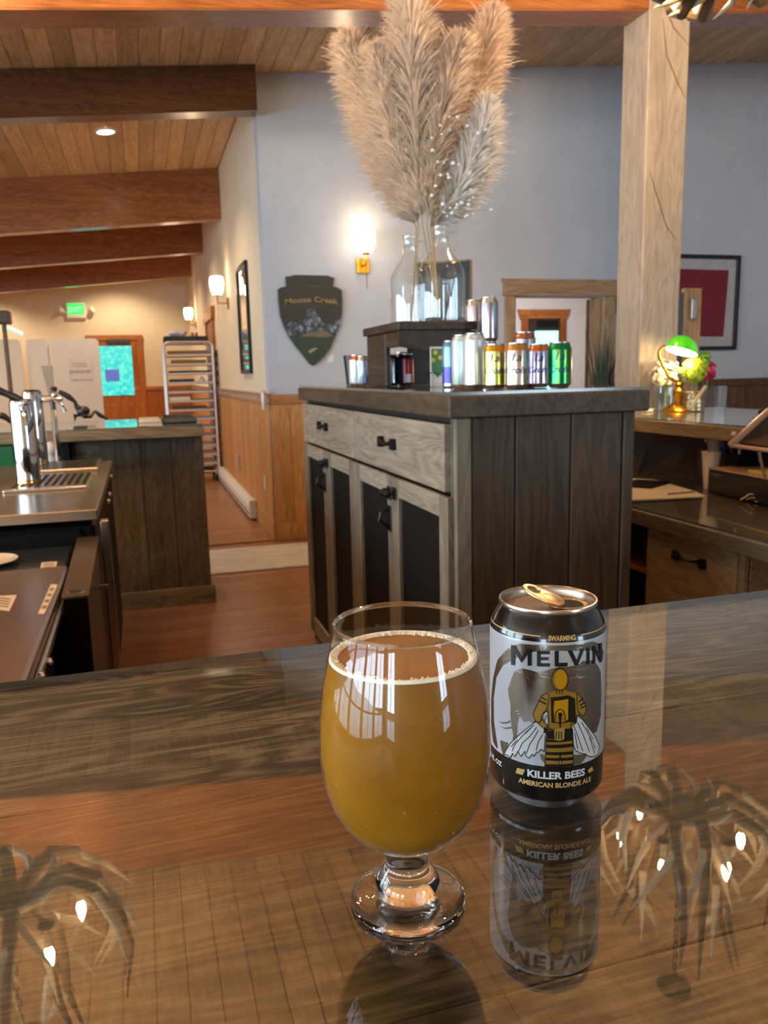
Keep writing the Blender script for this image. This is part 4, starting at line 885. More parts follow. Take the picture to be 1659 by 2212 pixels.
# speed rail bin between cooler and keg cooler
br=thing('ice_bin','narrow stainless bin with a sloping lid and hole beside the cooler','bin',(-.18,2.2,0))
MB().prism([(-.212,1.99,.80),(-.212,2.56,.835),(-.212,2.56,.1),(-.212,1.99,.1)],(.055,0,0)).build('body',plain('bin_steel_dark','2c2622',.35,.9),br,False)
MB().prism([(-.216,1.985,.801),(-.216,2.565,.836),(-.216,2.565,.842),(-.216,1.985,.807)],(.062,0,0)).build('lid',plain('bin_steel','a09484',.28,.95),br,False)
p=at(153,1276,'z',.810); MB().lathe([(.022,0),(.022,.002),(.016,.003),(.016,.0),(.0001,.0)],(-.185,2.015,.8085),24).build('hole_rim',M_steel,br); MB().lathe([(.0155,0),(.0001,0)],(-.185,2.015,.8105),24).build('hole',M_dark,br,fix=False)
MB().box(-.152,-.125,2.30,2.31,.74,.75).build('rod',M_steel,br,False); MB().box(-.21,-.16,2.02,2.54,0,.1).build('foot',M_dark,br,False)
sc=thing('spray_bottle','small clear capped bottle standing on the floor behind the bar edge','bottle',(.02,1.95,0)); mb=MB().lathe([(.0001,0),(.035,0),(.036,.12),(.014,.16),(.012,.19)],(.02,1.95,0),20).build('bottle_body',T_glass,sc,fix=False); MB().lathe([(.014,.19),(.014,.215),(.0001,.215)],(.02,1.95,0),16).build('cap',M_white,sc)
tag(MB().box(KX+.004,KX+.03,2.62,2.66,.0,.88,.004).build('steel_post',M_steel,None,False),'thin dark steel upright at the corner of the keg cooler','post')
# grey mat on the floor
tag(MB().box(.33,1.30,5.34,6.10,.0005,.012,.004).build('floor_mat',wood('mat_grey','b0aaa2','cac4bc','dcd7d0','x',1.,3,.8,var=.03,fib=.4,bump=.1),None,False),'pale grey mat on the wood floor by the wall corner','mat')
# baseboard heater, outlet, chair rail cap
bh=thing('baseboard_heater','long white baseboard heater along the corridor wall','heater',(XC-.05,9,0))
MB().prism([(XC-.021,7.28,.03),(XC-.085,7.28,.03),(XC-.085,7.28,.13),(XC-.055,7.28,.185),(XC-.021,7.28,.185)],(0,3.3,0)).build('casing',M_white,bh,False)
MB().box(XC-.087,XC-.021,7.27,7.279,.025,.19,.003).build('end_cap',M_white,bh,False); MB().box(XC-.0865,XC-.0855,7.32,10.55,.05,.07).build('vent_slot',plain('vent_dark','57534e',.6),bh,False)
tag(MB().box(XC-.022,XC-.0165,6.62,6.70,.37,.49,.003).build('wall_outlet',M_white,None,False),'white outlet cover low on the corridor wainscot','outlet')
tag(MB().box(XC-.040,XC-.0165,8.45,8.50,.34,.50,.003).build('cable_cover',plain('cover_grey','a8a29a',.6),None,False),'narrow pale cover standing above the far part of the heater','cover')
# corner guard at rail height
tag(MB().tube([(XC-.058,6.262,1.06),(XC-.058,6.262,1.185)],.018,12).ball((XC-.058,6.262,1.19),.021,12).build('corner_bracket',plain('clear_plastic','c9b6a6',.15,.1,coat=.6)),'pale plastic holder on the chair rail at the wall corner','bracket')
# ------------------------------------------------------------------ WALL ITEMS
YS=YW-.002
sgn=thing('shield_sign','dark green arrowhead shaped wooden sign with a painted mountain','sign',tuple(at(672,690,'y',YW-.03)))
QS=lambda x,y,Y=YW-.035: at(x/9.759+590,y/9.759+585,'y',Y)
ol=[(270,120),(400,105),(440,85),(1160,100),(1200,125),(1290,150),(1265,330),(1350,350),(1450,410),(1460,700),(1450,900),(1400,1180),(1300,1400),(1200,1640),(1130,1720),(1080,1800),(850,2000),(780,1960),(640,1780),(480,1580),(350,1400),(230,1150),(160,950),(130,700),(110,390),(160,350),(290,320)]
MB().prism([QS(*q,YW-.034) for q in ol],(0,.03,0)).build('board',plain('sign_black_green','22251f',.55,var=.15,scale=6),sgn,False)
def sgart(pts,mat,off,name): MB().prism([QS(*q,YW-.034-off) for q in pts],(0,.0004,0)).build(name,mat,sgn,False)
sgart([(350,1400),(420,1370),(600,1360),(900,1370),(1300,1380),(1200,1640),(1130,1700),(1080,1780),(850,1960),(780,1930),(640,1760),(480,1560)],plain('sign_green','223a28',.6,var=.2,scale=10),.001,'green_field')
mtn=[(235,1200),(300,1150),(380,1060),(440,1080),(520,1120),(600,1110),(640,1040),(700,960),(720,830),(760,790),(840,800),(900,890),(960,960),(1020,1060),(1120,1130),(1240,1110),(1320,1040),(1380,960),(1445,910),(1400,1170),(1330,1330),(1200,1280),(1000,1250),(800,1290),(640,1330),(480,1340),(340,1370)]
m,nt,pp=newmat('painted_mountain'); co=nd(nt,'ShaderNodeTexCoord'); nz=nd(nt,'ShaderNodeTexNoise'); nz.inputs['Scale'].default_value=22; nz.inputs['Detail'].default_value=6; lk(nt,co.outputs['Object'],nz.inputs['Vector']); rr=ramp(nt,[(.38,lin('232b30')),(.52,lin('46535f')),(.68,lin('8f9bab'))]); lk(nt,nz.outputs[0],rr.inputs[0]); lk(nt,rr.outputs[0],pp.inputs['Base Color']); pp.inputs['Roughness'].default_value=.6
sgart(mtn,m,.002,'mountain_painting')
sgart([(580,1380),(640,1340),(850,1280),(1000,1260),(1150,1280),(1260,1370),(1100,1410),(860,1390)],plain('sign_tan','6a604a',.6,var=.15,scale=20),.003,'meadow_painting')
sgart([(730,1690),(820,1640),(920,1615),(930,1640),(850,1700),(780,1740)],plain('sign_cream','8a8468',.6),.003,'moose_mark')
MB2=MB()
for s,c0,c1,ht in (('Moose',(245,610),(800,545),.058),('Creek',(865,545),(1370,640),.058)):
    a=QS(*c0); b=QS(*c1); dirv=(b-a); L=dirv.length; mid=(a+b)/2
    cuy=QS(840,545).z
    def pl(u,v,a=a,b=b,mid=mid,L=L):
        t=u/L+.5; xx=a.x+(b.x-a.x)*t; d0=(xx-QS(830,560).x); return (xx,YW-.0385,QS(830,600).z-.021-d0*d0*.42+v)
    textmb(MB2,s,ht,pl,.0012,maxw=L)
MB2.build('lettering',plain('sign_gold','8a6f3e',.5),sgn,fix=False,smooth=False)
mb=MB(); a=QS(850,320); textmb(mb,'Lodge at',.022,lambda u,v:(a.x+u,YW-.0385,a.z+v),.0003,maxw=.13) if False else mb.prism([QS(700,310),QS(1000,315),QS(1000,335),QS(700,330)],(0,.0003,0)); mb.build('small_lettering',plain('sign_faint','4a463a',.6),sgn,False,fix=False)
tag(MB().prism([at(712,768,'y',YS-.001),at(722,765,'y',YS-.001),at(720,782,'y',YS-.001),at(706,783,'y',YS-.001)],(0,.0008,0)).build('paper_scrap',M_pw,None,False),'small white paper scrap on the wall below the arrowhead sign','paper')
def sconce(px,py,plane,v,label,power,face):
    p=at(px,py,plane,v); n=Vector(face); t=thing('wall_sconce',label,'wall lamp',tuple(p),'brass wall sconces with white glass shades')
    side=Vector((0,0,1)).cross(n)
    def bx(c,a,b,h): # box of size a along side, b along n, h up
        c=Vector(c); e=[c+side*(sx*a/2)+n*(sy*b/2)+Vector((0,0,sz*h/2)) for sx in (-1,1) for sy in (-1,1) for sz in (-1,1)]; lo=[min(q[i] for q in e) for i in range(3)]; hi=[max(q[i] for q in e) for i in range(3)]; return (lo[0],hi[0],lo[1],hi[1],lo[2],hi[2])
    MB().box(*bx(p+n*.010,.105,.018,.115),.003).build('wall_plate',M_brass,t,False)
    MB().tube([p+n*.015,p+n*.10,p+n*.115+Vector((0,0,.02)),p+n*.115+Vector((0,0,.075))],.008,8).build('arm',M_brass,t)
    MB().tube([p+n*.115+Vector((0,0,.02)),p+n*.115+Vector((0,0,-.19))],[.005,.004],6).build('rod',M_brass,t)
    c=p+n*.115+Vector((0,0,.085))
    MB().lathe([(.030,0),(.050,.004),(.066,.05),(.075,.11),(.074,.15),(.066,.185),(.055,.19)],c,28).build('shade',emis('sconce_shade','ffe9c8',5.),t,fix=False)
    MB().lathe([(.0001,-.012),(.028,-.010),(.032,0),(.0001,0.001)],c,20).build('holder',M_brass,t)
    bulb(c+Vector((0,0,.24)),power*.10,WARM,.06); bulb(c+n*.12+Vector((0,0,.05)),power*.22,WARM,.06)
sconce(783,575,'y',YW-.001,'wall sconce on the white wall between shield sign and jugs',10,(0,-1,0))
sconce(494,655,'x',XC-.001,'corridor sconce nearest the framed picture, left of it',10,(-1,0,0))
sconce(424,702,'x',XC-.001,'farther corridor sconce above the tray rack',10,(-1,0,0))
# pictures
fp=thing('framed_picture','tall narrow black framed print on the corridor wall by the sconce','picture',(XC,7.55,1.82))
fy0,fy1,fz0,fz1=7.20,7.88,1.34,2.31
for q in ((fy0,fy1,fz0,fz0+.03),(fy0,fy1,fz1-.03,fz1),(fy0,fy0+.03,fz0+.031,fz1-.031),(fy1-.03,fy1,fz0+.031,fz1-.031)): MB().box(XC-.030,XC-.002,q[0],q[1],q[2],q[3],.002).build('frame_rail',M_blackp,fp,False)
MB().box(XC-.010,XC-.002,fy0+.03,fy1-.03,fz0+.03,fz1-.03).build('print',plain('print_taupe','b8a89a',.6,var=.15,scale=3),fp,False)
MB().box(XC-.014,XC-.0125,fy0+.03,fy1-.03,fz0+.03,fz1-.03).build('picture_glass',T_sheet,fp,False)
for z0,z1,cn in ((1.37,1.5,'7a7468'),(1.56,1.64,'5e3a34'),(1.66,1.72,'86c4d4'),(1.78,1.9,'6a4c4a')): MB().box(XC-.0118,XC-.0105,fy0+.06,fy1-.06,z0,z1).build('print_patch',plain('patch_'+cn,cn,.6),fp,False)
rp=thing('framed_picture','large black framed red artwork with white mat behind the post','picture',(5.0,YW,1.88))
x0,x1,z0,z1=4.56,5.345,1.455,2.30
for q in ((x0,x1,z0,z0+.035),(x0,x1,z1-.035,z1),(x0,x0+.035,z0+.036,z1-.036),(x1-.035,x1,z0+.036,z1-.036)): MB().box(q[0],q[1],YW-.035,YW-.002,q[2],q[3],.002).build('frame_rail',M_blackp,rp,False)
MB().box(x0+.03,x1-.03,YW-.012,YW-.003,z0+.03,z1-.03).build('mat_board',plain('mat_white','a8a8ac',.7),rp,False)
MB().prism([(x0+.12,YW-.0125,z0+.13),(x1-.14,YW-.0125,z0+.12),(x1-.115,YW-.0125,z1-.13),(x0+.12,YW-.0125,z1-.125)],(0,-.002,0)).build('red_print',plain('print_red','6e1428',.7,var=.15,scale=8),rp,False)
# wooden leaf/board right of the post
wbp=thing('wooden_screen','narrow upright wooden board with a grey metal latch, right of the post','board',(3.8,4.9,0))
pa_=at(1479,622,'y',4.9); pb_=at(1517,622,'y',4.9)
MB().box(pa_.x,pb_.x,4.9,4.94,.06,pa_.z,.003).build('board',M_casing,wbp,False)
p=at(1492,668,'y',4.9); MB().box(p.x-.02,p.x+.022,4.86,4.899,p.z-.07,p.z+.07,.005).build('latch_box',M_alu,wbp,False)
MB().box(pa_.x-.012,pa_.x-.0,4.9,4.94,.06,pa_.z-.03,.002).build('edge_strip',plain('edge_blue','3c4450',.6),wbp,False)
MB().box(pa_.x-.1,pb_.x+.1,4.75,5.1,0,.059,.004).build('foot',M_darkwood,wbp,False)
# EXIT sign
ep=at(165,672,'y',YE-.001); exs=thing('exit_sign','lit green exit sign with two emergency lamp heads','exit sign',(ep.x,YE,ep.z))
MB().box(ep.x-.17,ep.x+.17,YE-.07,YE-.001,ep.z-.13,ep.z+.15,.01).build('housing',plain('exit_white','e4d8c4',.5,emit='e4d8c4',estr=.08),exs,False)
MB().box(ep.x-.14,ep.x+.14,YE-.075,YE-.071,ep.z-.07,ep.z+.13).build('panel',emis('exit_green','39d45a',1.1),exs,False)
mb=MB(); textmb(mb,'EXIT',.13,lambda u,v:(ep.x+u,YE-.0765,ep.z-.02+v),.004,maxw=.23); mb.build('lettering',emis('exit_letters','7dffa0',1.3),exs,fix=False,smooth=False)
for s in (-1,1):
    MB().tube([(ep.x+s*.17,YE-.04,ep.z-.05),(ep.x+s*.22,YE-.05,ep.z)],.015,6).tube([(ep.x+s*.22,YE-.05,ep.z),(ep.x+s*.29,YE-.10,ep.z+.03)],[.03,.06],10).build('lamp_head',MATS['exit_white'],exs)
# recessed downlight
dlp=at(228,285,'z',3.40); zz=zc(dlp.x)-.019
rl=thing('downlight','lit round recessed downlight in the pine ceiling','ceiling light',(dlp.x,dlp.y,zz))
ax=Vector((-S,0,1)).normalized()
MB().lathe([(.095,-.002),(.095,-.010),(.072,-.012),(.070,-.002)],(dlp.x,dlp.y,zz),32,ax).build('trim_ring',M_white,rl)
MB().lathe([(.071,-.006),(.0001,-.006)],(dlp.x,dlp.y,zz),32,ax).build('lens',emis('lens_lit','fff0d0',12.),rl,fix=False)
spot((dlp.x,dlp.y,zz-.03),90)
for lx,ly in ((-2.4,7.7),(-2.4,2.3),(-1.3,12.9),(-.2,10.4),(-3.2,10.4),(-.2,12.9),(-.3,15.1),(-2.5,15.1)): spot((lx,ly,zc(lx)-.05),130)
# ------------------------------------------------------------------ folding tables
def ftable(pxl,pxr,label,y=11.5):
    a=at(pxl,735,'y',y); b=at(pxr,735,'y',y); x0,x1=a.x,b.x; z1=1.86; r=.05
    t=thing('folding_table',label,'table',((x0+x1)/2,y,0),'white folding tables stood on end')
    out=[]
    for cx_,cz_,a0 in ((x1-r,z1-r,0),(x0+r,z1-r,90),(x0+r,r+.002,180),(x1-r,r+.002,270)):
        for k in range(6): an=math.radians(a0+k*18); out.append((cx_+r*math.cos(an),y,cz_+r*math.sin(an)))
    MB().prism(out,(0,.045,0)).build('table_top',plain('table_white','d6cec2',.55,var=.04,scale=60,bump=.05),t,False)
    for lx in (x0+.12,x1-.12): MB().tube([(lx,y+.07,.25),(lx,y+.07,1.6)],.014,8).build('leg',plain('leg_grey','6a6a6a',.4,.5),t)
    MB().tube([(x0+.12,y+.06,.3),(x1-.12,y+.06,.3)],.012,8).build('cross_bar',MATS['leg_grey'],t)
ftable(-58,43,'white folding table on end, cut by the left picture edge'); ftable(55,104,'white folding table on end, middle of the three',11.56); ftable(107,212,'white folding table on end with a taped paper notice')
nt_=thing('paper_notice','white paper notice in a clear sleeve taped on a folding table','notice',tuple(at(175,797,'y',11.49)))
a=at(150,775,'y',11.49); b=at(201,819,'y',11.49); MB().box(a.x,b.x,11.488,11.491,b.z,a.z,.001).build('sheet',plain('notice_paper','d8c8c0',.5),nt_,False)
mb=MB(); 
c=at(174,803,'y',11.486); 
for k in range(9): mb.box(c.x-.13+k*.03,c.x-.112+k*.03,11.486,11.4865,c.z-.018,c.z+.018)
for zq in (.07,.105): mb.box(c.x-.1,c.x+.08,11.486,11.4865,c.z+zq-.004,c.z+zq+.004)
mb.build('printed_lines',plain('notice_ink','8d8584',.6),nt_,False,kind='stuff')
# boxy lamp on a post at the far left
lp=thing('post_lamp','dark boxy lamp head on a thin post at the left edge','lamp',(at(12,735,'y',9.).x,9.,0))
a=at(-8,672,'y',9.0); b=at(24,700,'y',9.0); MB().box(a.x,b.x,8.9,9.1,b.z,a.z,.01).build('lamp_head',plain('lamp_brown','3a2a26',.5),lp,False)
p=at(12,735,'y',9.); MB().tube([(p.x,9.,.0),(p.x,9.,b.z)],.022,10).build('pole',plain('pole_brown','5a4a3c',.5),lp); MB().lathe([(.16,.0),(.16,.02),(.03,.03)],(p.x,9.,0),24).build('base',MATS['pole_brown'],lp)
MB().tube([at(16,707,'y',8.95),at(50,722,'y',8.95)],.022,10).build('glass_tube',plain('tube_mint','bfe8dc',.3,emit='bfe8dc',estr=.5),lp)
# ------------------------------------------------------------------ tray rack
RKX0,RKX1,RKY0,RKY1=.318,.905,10.35,10.95; ry=RKY0
rk=thing('tray_rack','tall aluminium bun tray rack against the corridor wall','rack',((RKX0+RKX1)/2,(RKY0+RKY1)/2,0))
M_rack=plain('rack_alu','c4bcb6',.35,.5,.05)
for x in (RKX0,RKX1):
    for y_ in (RKY0,RKY1): MB().tube([(x,y_,.11),(x,y_,1.70),(x+(.02 if x==RKX0 else -.02),y_,1.735),(x+(.06 if x==RKX0 else -.06),y_,1.75)],.016,8).build('upright',M_rack,rk)
for y_ in (RKY0,RKY1): MB().tube([(RKX0+.06,y_,1.75),(RKX1-.06,y_,1.75)],.016,8).build('top_rail',M_rack,rk); MB().tube([(RKX0,y_,.13),(RKX1,y_,.13)],.016,8).build('bottom_rail',M_rack,rk)
zs=[.22+.113*i for i in range(13)]
for z in zs:
    for x in (RKX0+.018,RKX1-.018): MB().box(x-.012,x+.012,RKY0,RKY1,z-.006,z-.002).build('runner',M_rack,rk,False)
for x in (RKX0+.03,RKX1-.03):
    for y_ in (RKY0+.03,RKY1-.03): MB().lathe([(.045,-.014),(.045,.014),(.0001,.014)],(x,y_,.0455),16,(1,0,0)).build('caster',M_black,rk); MB().tube([(x,y_,.05),(x,y_,.13)],.012,6).build('caster_stem',M_rack,rk)
MB().box(RKX0+.05,RKX1-.05,RKY0+.02,RKY1-.02,.101,.125).build('base_shelf',M_dark,rk,False)
proto=None
for i,z in enumerate(zs):
    if proto is None:
        proto=thing('bun_tray','lowest aluminium bun tray near the foot of the rack','tray',((RKX0+RKX1)/2,(RKY0+RKY1)/2,z),'aluminium trays in the rack')
        x0,x1=RKX0+.022,RKX1-.022; mb=MB().box(x0,x1,RKY0+.006,RKY1-.02,z,z+.003)
        mb.box(x0,x1,RKY0-.012,RKY0+.006,z-.0,z+.030,.005); mb.box(x0,x1,RKY1-.03,RKY1-.02,z,z+.03)
        for q in (x0,x1-.006): mb.box(q,q+.006,RKY0+.006,RKY1-.02,z,z+.03)
        mb.build('pan',plain('pan_alu','d0c4be',.4,.25,.05),proto,False)
    else: dup(proto,((RKX0+RKX1)/2,(RKY0+RKY1)/2,z),0,['','second','third','fourth','fifth','sixth','seventh','eighth','ninth','tenth','third highest','second highest','highest'][i]+' aluminium bun tray of the rack, counted from the floor')
def rbox(x0,x1,k,h,lab,mat,name='food_box'): tag(MB().box(x0,x1,RKY0+.03,RKY0+.25,zs[k]+.0035,zs[k]+.0035+h,.004).build(name,mat,None,False),lab,'box')
M_kraft=plain('kraft_box','8a6a34',.7); M_blk2=plain('black_box','171a18',.5)
rbox(.36,.84,12,.07,'kraft cardboard box on the highest rack tray',M_kraft); rbox(.40,.82,11,.07,'brown cardboard box on the second highest rack tray',M_kraft); rbox(.36,.86,10,.05,'flat black box on the third highest rack tray',M_blk2)
rbox(.36,.66,9,.06,'black box beside a clear bottle on the fourth rack tray',M_blk2); rbox(.38,.60,8,.06,'brown box on the fifth highest rack tray',M_kraft); rbox(.345,.60,7,.068,'cream box of paper goods on the sixth rack tray',M_paper); rbox(.38,.80,6,.06,'dark tan box on the seventh highest rack tray',plain('tan_box','5a4a34',.7))
tag(MB().lathe([(.0001,0),(.035,0),(.035,.06),(.015,.075),(.012,.09),(.0001,.09)],(.76,RKY0+.08,zs[9]+.0035),16).build('clear_bottle',plain('cloudy_plastic','c4c8c4',.3)),'squat cloudy bottle on the fourth rack tray','bottle')
tt=MB().box(.33,.86,10.38,10.9,1.767,1.775); 
for q in ((.33,.336,10.38,10.9),(.854,.86,10.38,10.9),(.33,.86,10.38,10.386),(.33,.86,10.894,10.9)): tt.box(*q,1.767,1.825)
tag(tt.build('black_tray',M_blk2,None,False),'black tray on top of the tall rack','tray')
bgm=MB()
for i in range(16): bgm.ball((U(.42,.58),U(10.5,10.75),1.822+U(0,.055)),U(.035,.06),8,(1.2,1,.7))
tag(bgm.build('plastic_bag',plain('bag_lilac','b4a6b4',.25,var=.25,scale=12)),'crumpled lilac plastic bag in the black tray on the rack','bag')
for i,x in enumerate((.68,.73)): tag(MB().lathe([(.0001,0),(.02,0),(.02,.08),(.012,.10),(.0001,.10)],(x,10.5,1.776),14).build('brown_bottle',plain('bottle_brown','8a6248',.4)),('left' if i==0 else 'right')+' one of two small brown bottles in the black rack tray','bottle')
# ================================================================== RIGHT: HOST DESK
dk=thing('host_desk','grey barnwood host desk with a dark pull drawer, right of the cabinet','desk',(2.2,2.2,0))
MB().box(1.86,1.88,2.10,2.125,.0,.71,.002).build('stile',M_desk,dk,False); MB().box(1.86,1.88,2.605,2.63,.0,.71,.002).build('stile',M_desk,dk,False)
dr=MB().box(1.852,1.88,2.128,2.602,.36,.705,.003).build('drawer',M_desk,dk,False)
MB().box(1.852,1.88,2.128,2.602,.06,.352,.003).build('drawer',M_desk,dk,False)
FX=1.875; h=pull(dr,2.362,.630,.15)
MB().box(1.89,2.60,2.10,2.125,.0,.71).build('side_panel',M_desk,dk,False); MB().box(1.89,2.60,2.605,2.625,.0,.71).build('side_panel',M_desk,dk,False)
MB().box(1.90,2.60,2.64,3.6,.0,.02).build('floor_panel',M_dark,dk,False)
MB().box(1.92,2.59,2.632,3.6,.485,.505,.002).build('shelf',M_orangex,dk,False)
MB().box(2.605,2.62,1.0,3.9,.0,.709).build('back_panel',M_dark,dk,False); MB().box(1.9,2.6,3.6,3.62,.0,.709).build('side_panel',M_dark,dk,False)
lw_=MB().box(1.815,2.62,.95,3.62,.712,.768,.004).build('desk_worktop',wood('desk_edge_wood','5a4c3a','7a6a52','8e7d64','y',1.,4,.55,var=.06,fib=.7,knots=.3,bump=.15),None,False); tag(lw_,'lower host desk worktop under glass, carrying papers and a black box','worktop')
g3=MB().box(1.822,2.60,.96,3.6,.7695,.7775).build('glass_sheet',[T_sheet,M_gedge],None,False)
for p in g3.data.polygons: p.material_index=0 if abs(p.normal.z)>.5 else 1
tag(g3,'greenish glass sheet over the lower host desk','glass')
DT=.778
rc=thing('raised_counter','raised plank counter behind the host desk carrying the green lamp','counter',(2.8,2.6,0))
MB().box(2.35,3.30,.9,4.04,1.0,1.062,.004).build('plank_top',wood('counter_tan','6a5a46','95805f','b09a78','y',1.,4,.5,var=.06,fib=.6,knots=.3,bump=.15),rc,False)
MB().box(2.625,2.70,.95,4.0,.0,.999).build('wall_panel',plain('panel_slate','24221f',.6,var=.15,scale=6),rc,False)
for y_ in (1.4,2.0,2.6,3.2): MB().box(2.615,2.6245,y_,y_+.03,.78,.999).build('batten',plain('batten_slate','2c2a27',.6),rc,False)
g4=MB().box(2.357,3.292,.91,4.035,1.0635,1.0695).build('glass_sheet',[T_sheet,M_gedge],None,False)
for p in g4.data.polygons: p.material_index=0 if abs(p.normal.z)>.5 else 1
tag(g4,'glass sheet over the raised counter under the green lamp','glass')
HT=1.070
# papers, laptop, cup, box, stand
pp_=[at(a,b,'z',DT+.0) for a,b in ((1358,1081),(1412,1079),(1525,1073),(1500,1062),(1415,1037),(1358,1034))]
tag(MB().prism([q for q in pp_],(0,0,.003)).build('paper_sheet',M_paper,None,False),'large cream sheets of paper spread on the host desk','paper')
q=at(1480,1066,'z',DT+.006); tag(MB().tube([at(1443,1067,'z',DT+.0075),at(1500,1062,'z',DT+.0075)],.004,6).build('pen',plain('pen_grey','8a8478',.5)),'pen lying across the cream papers','pen')
lt=thing('laptop','dark laptop standing open at the back of the host desk','laptop',(2.4,3.1,DT))
lp4=[at(1376,1026,'y',3.25),at(1447,1028,'y',3.12),at(1484,963,'y',3.12),at(1398,954,'y',3.25)]
M_lap=plain('laptop_dark','0e0a10',.55,0,spec=.2)
MB().prism(lp4,(.006,.01,0)).build('screen',M_lap,lt,False)
b0=lp4[0].copy(); b1=lp4[1].copy(); b0.z=b1.z=DT+.001
MB().prism([b0,b1,b1+Vector((-.17,-.10,0)),b0+Vector((-.17,-.10,0))],(0,0,.012)).build('keyboard_base',M_lap,lt,False)
p=at(1533,1056,'z',DT); cupx,cupy=p.x,p.y
CUPM=plain('frosted_cup','cfc4b6',.3,0,.2,scale=60,trans=.55)
ct=thing('straw_cup','tall tapered paper cup beside the black box','cup',(cupx,cupy,DT)); MB().lathe([(.0001,.001),(.026,.001),(.040,.16),(.043,.163),(.041,.167),(.038,.162),(.025,.005),(.0001,.005)],(cupx,cupy,DT),24).build('cup_wall',plain('cup_paper','d8c8b4',.6),ct)
for i,(dx_,dy_,dz_) in enumerate(((.0,-.01,.165),(.035,.02,.155),(.012,.035,.175))):
    tag(MB().lathe([(.0001,.001),(.024,.001),(.032,.07),(.0335,.073),(.0305,.07),(.023,.004)],(cupx+.02+dx_*1.2,cupy+.02+dy_,DT+.16+.02*i),18).build('lidded_cup',CUPM,fix=False),['lowest','middle','topmost'][i]+' of the nested clear cups standing in the paper cup','cup')
bx_=thing('cash_box','black flat box with a tan top edge on the host desk','box',(2.4,2.45,DT))
c0=at(1527,1062,'z',DT); c1=at(1690,1100,'z',DT)
ang=math.atan2(c1.y-c0.y,c1.x-c0.x); L=(c1-c0).length
Mx=Matrix.Translation((c0.x,c0.y,DT+.0005))@Matrix.Rotation(ang,4,'Z')
MB().box(0,L,.0,.22,.0,.098,.006).xf(Mx).build('body',M_blackp,bx_,False)
MB().box(-.002,L,-.002,.22,.0985,.106,.003).xf(Mx).build('top_edge',plain('tan_edge','a88a6a',.5),bx_,False)
MB().box(.02,.09,-.0012,-.0002,.075,.085).xf(Mx).build('label_plate',plain('plate_grey','5a544e',.4),bx_,False)
MB().box(.0,L,-.0006,-.0001,.055,.058).xf(Mx).build('seam',M_dark,bx_,False)
tag(MB().box(.22,L+.05,.03,.2,.1065,.118,.002).xf(Mx).build('notepad',plain('note_yellow','c8b85a',.6),None,False),'yellow edged notepad lying on the black box','notepad')
org=thing('pen_organiser','dark pen organiser with colourful pens behind the black box','organiser',(c0.x+.09,c0.y+.22,DT))
Mo=Matrix.Translation((c0.x+.14,c0.y+.25,DT+.0005))@Matrix.Rotation(ang,4,'Z')
og=MB(); 
for q in ((0,.30,0,.006),(0,.30,.09,.096),(0,.006,0,.096),(.294,.30,0,.096)): og.box(*q,0,.16)
og.box(0,.30,0,.096,0,.004); og.xf(Mo).build('holder',M_blackp,org,False)
for i,(u,cn) in enumerate(((.05,'c8602a'),(.10,'2a3c9a'),(.14,'2a3c9a'),(.19,'b03030'),(.24,'d8d4c8'))):
    e=Mo@Vector((u,.045,.02)); f=Mo@Vector((u+U(-.02,.02),.05,.20+(.06 if i==0 else 0)))
    tag(MB().tube([e,f],.009 if i==0 else .006,8).build('marker_pen',plain('pen_'+cn,cn,.4)),['orange marker standing tallest in the dark organiser','blue pen left of the second blue one in the organiser','second blue pen in the dark organiser','red pen in the dark organiser','white pen at the right end of the organiser'][i],'pen')
ts=thing('tablet_stand','tablet in a pinkish tilted frame stand at the right edge','tablet stand',(2.45,2.35,DT))
A=at(1578,962,'y',2.46); Bv=at(1690,862,'y',2.30); Cc=at(1700,978,'y',2.25)
M_rose=plain('rose_alu','c8a48c',.35,.5,.05)
MB().tube([A,Bv],.012,10).build('frame_rail',M_rose,ts); MB().tube([A,Cc],.008,10).build('frame_rail',M_rose,ts)
nrm=(Bv-A).cross(Vector((.2,-1,0))).normalized()
MB().prism([A+Vector((.02,0,.012)),Bv+Vector((.02,0,-.005)),Bv+Vector((.09,-.05,-.075)),Cc+Vector((0,0,.012))],(.004,.008,0)).build('screen',plain('tablet_back','4a3426',.4),ts,False)
e=at(1655,1000,'y',2.36); MB().tube([(e.x,e.y,DT+.125),at(1640,978,'y',2.36)],.006,8).build('leg',M_steel,ts)
MB().ball(A+Vector((.012,.0,.04)),.012,10).build('knob',M_rose,ts); MB().tube([at(1625,908,'y',2.42),at(1636,900,'y',2.42)],.005,6).build('clip',M_chrome,ts)
ky=at(1632,1088,'z',DT); kt=thing('key_bunch','small bunch of keys lying on the glass by the black box','keys',(ky.x,ky.y,DT))
for i in range(3):
    a=.6+i*.9; d_=Vector((math.cos(a),math.sin(a),0)); o=Vector((ky.x,ky.y,DT+.004+.004*i))
    MB().lathe([(.010,0),(.010,.002),(.005,.002),(.005,0)],o+d_*.015+Vector((0,0,.012*i)),14,(.3,.2,1)).tube([o+d_*.024+Vector((0,0,.012*i)),o+d_*.055],.003,6).build('key',M_rose if i else M_chrome,kt)
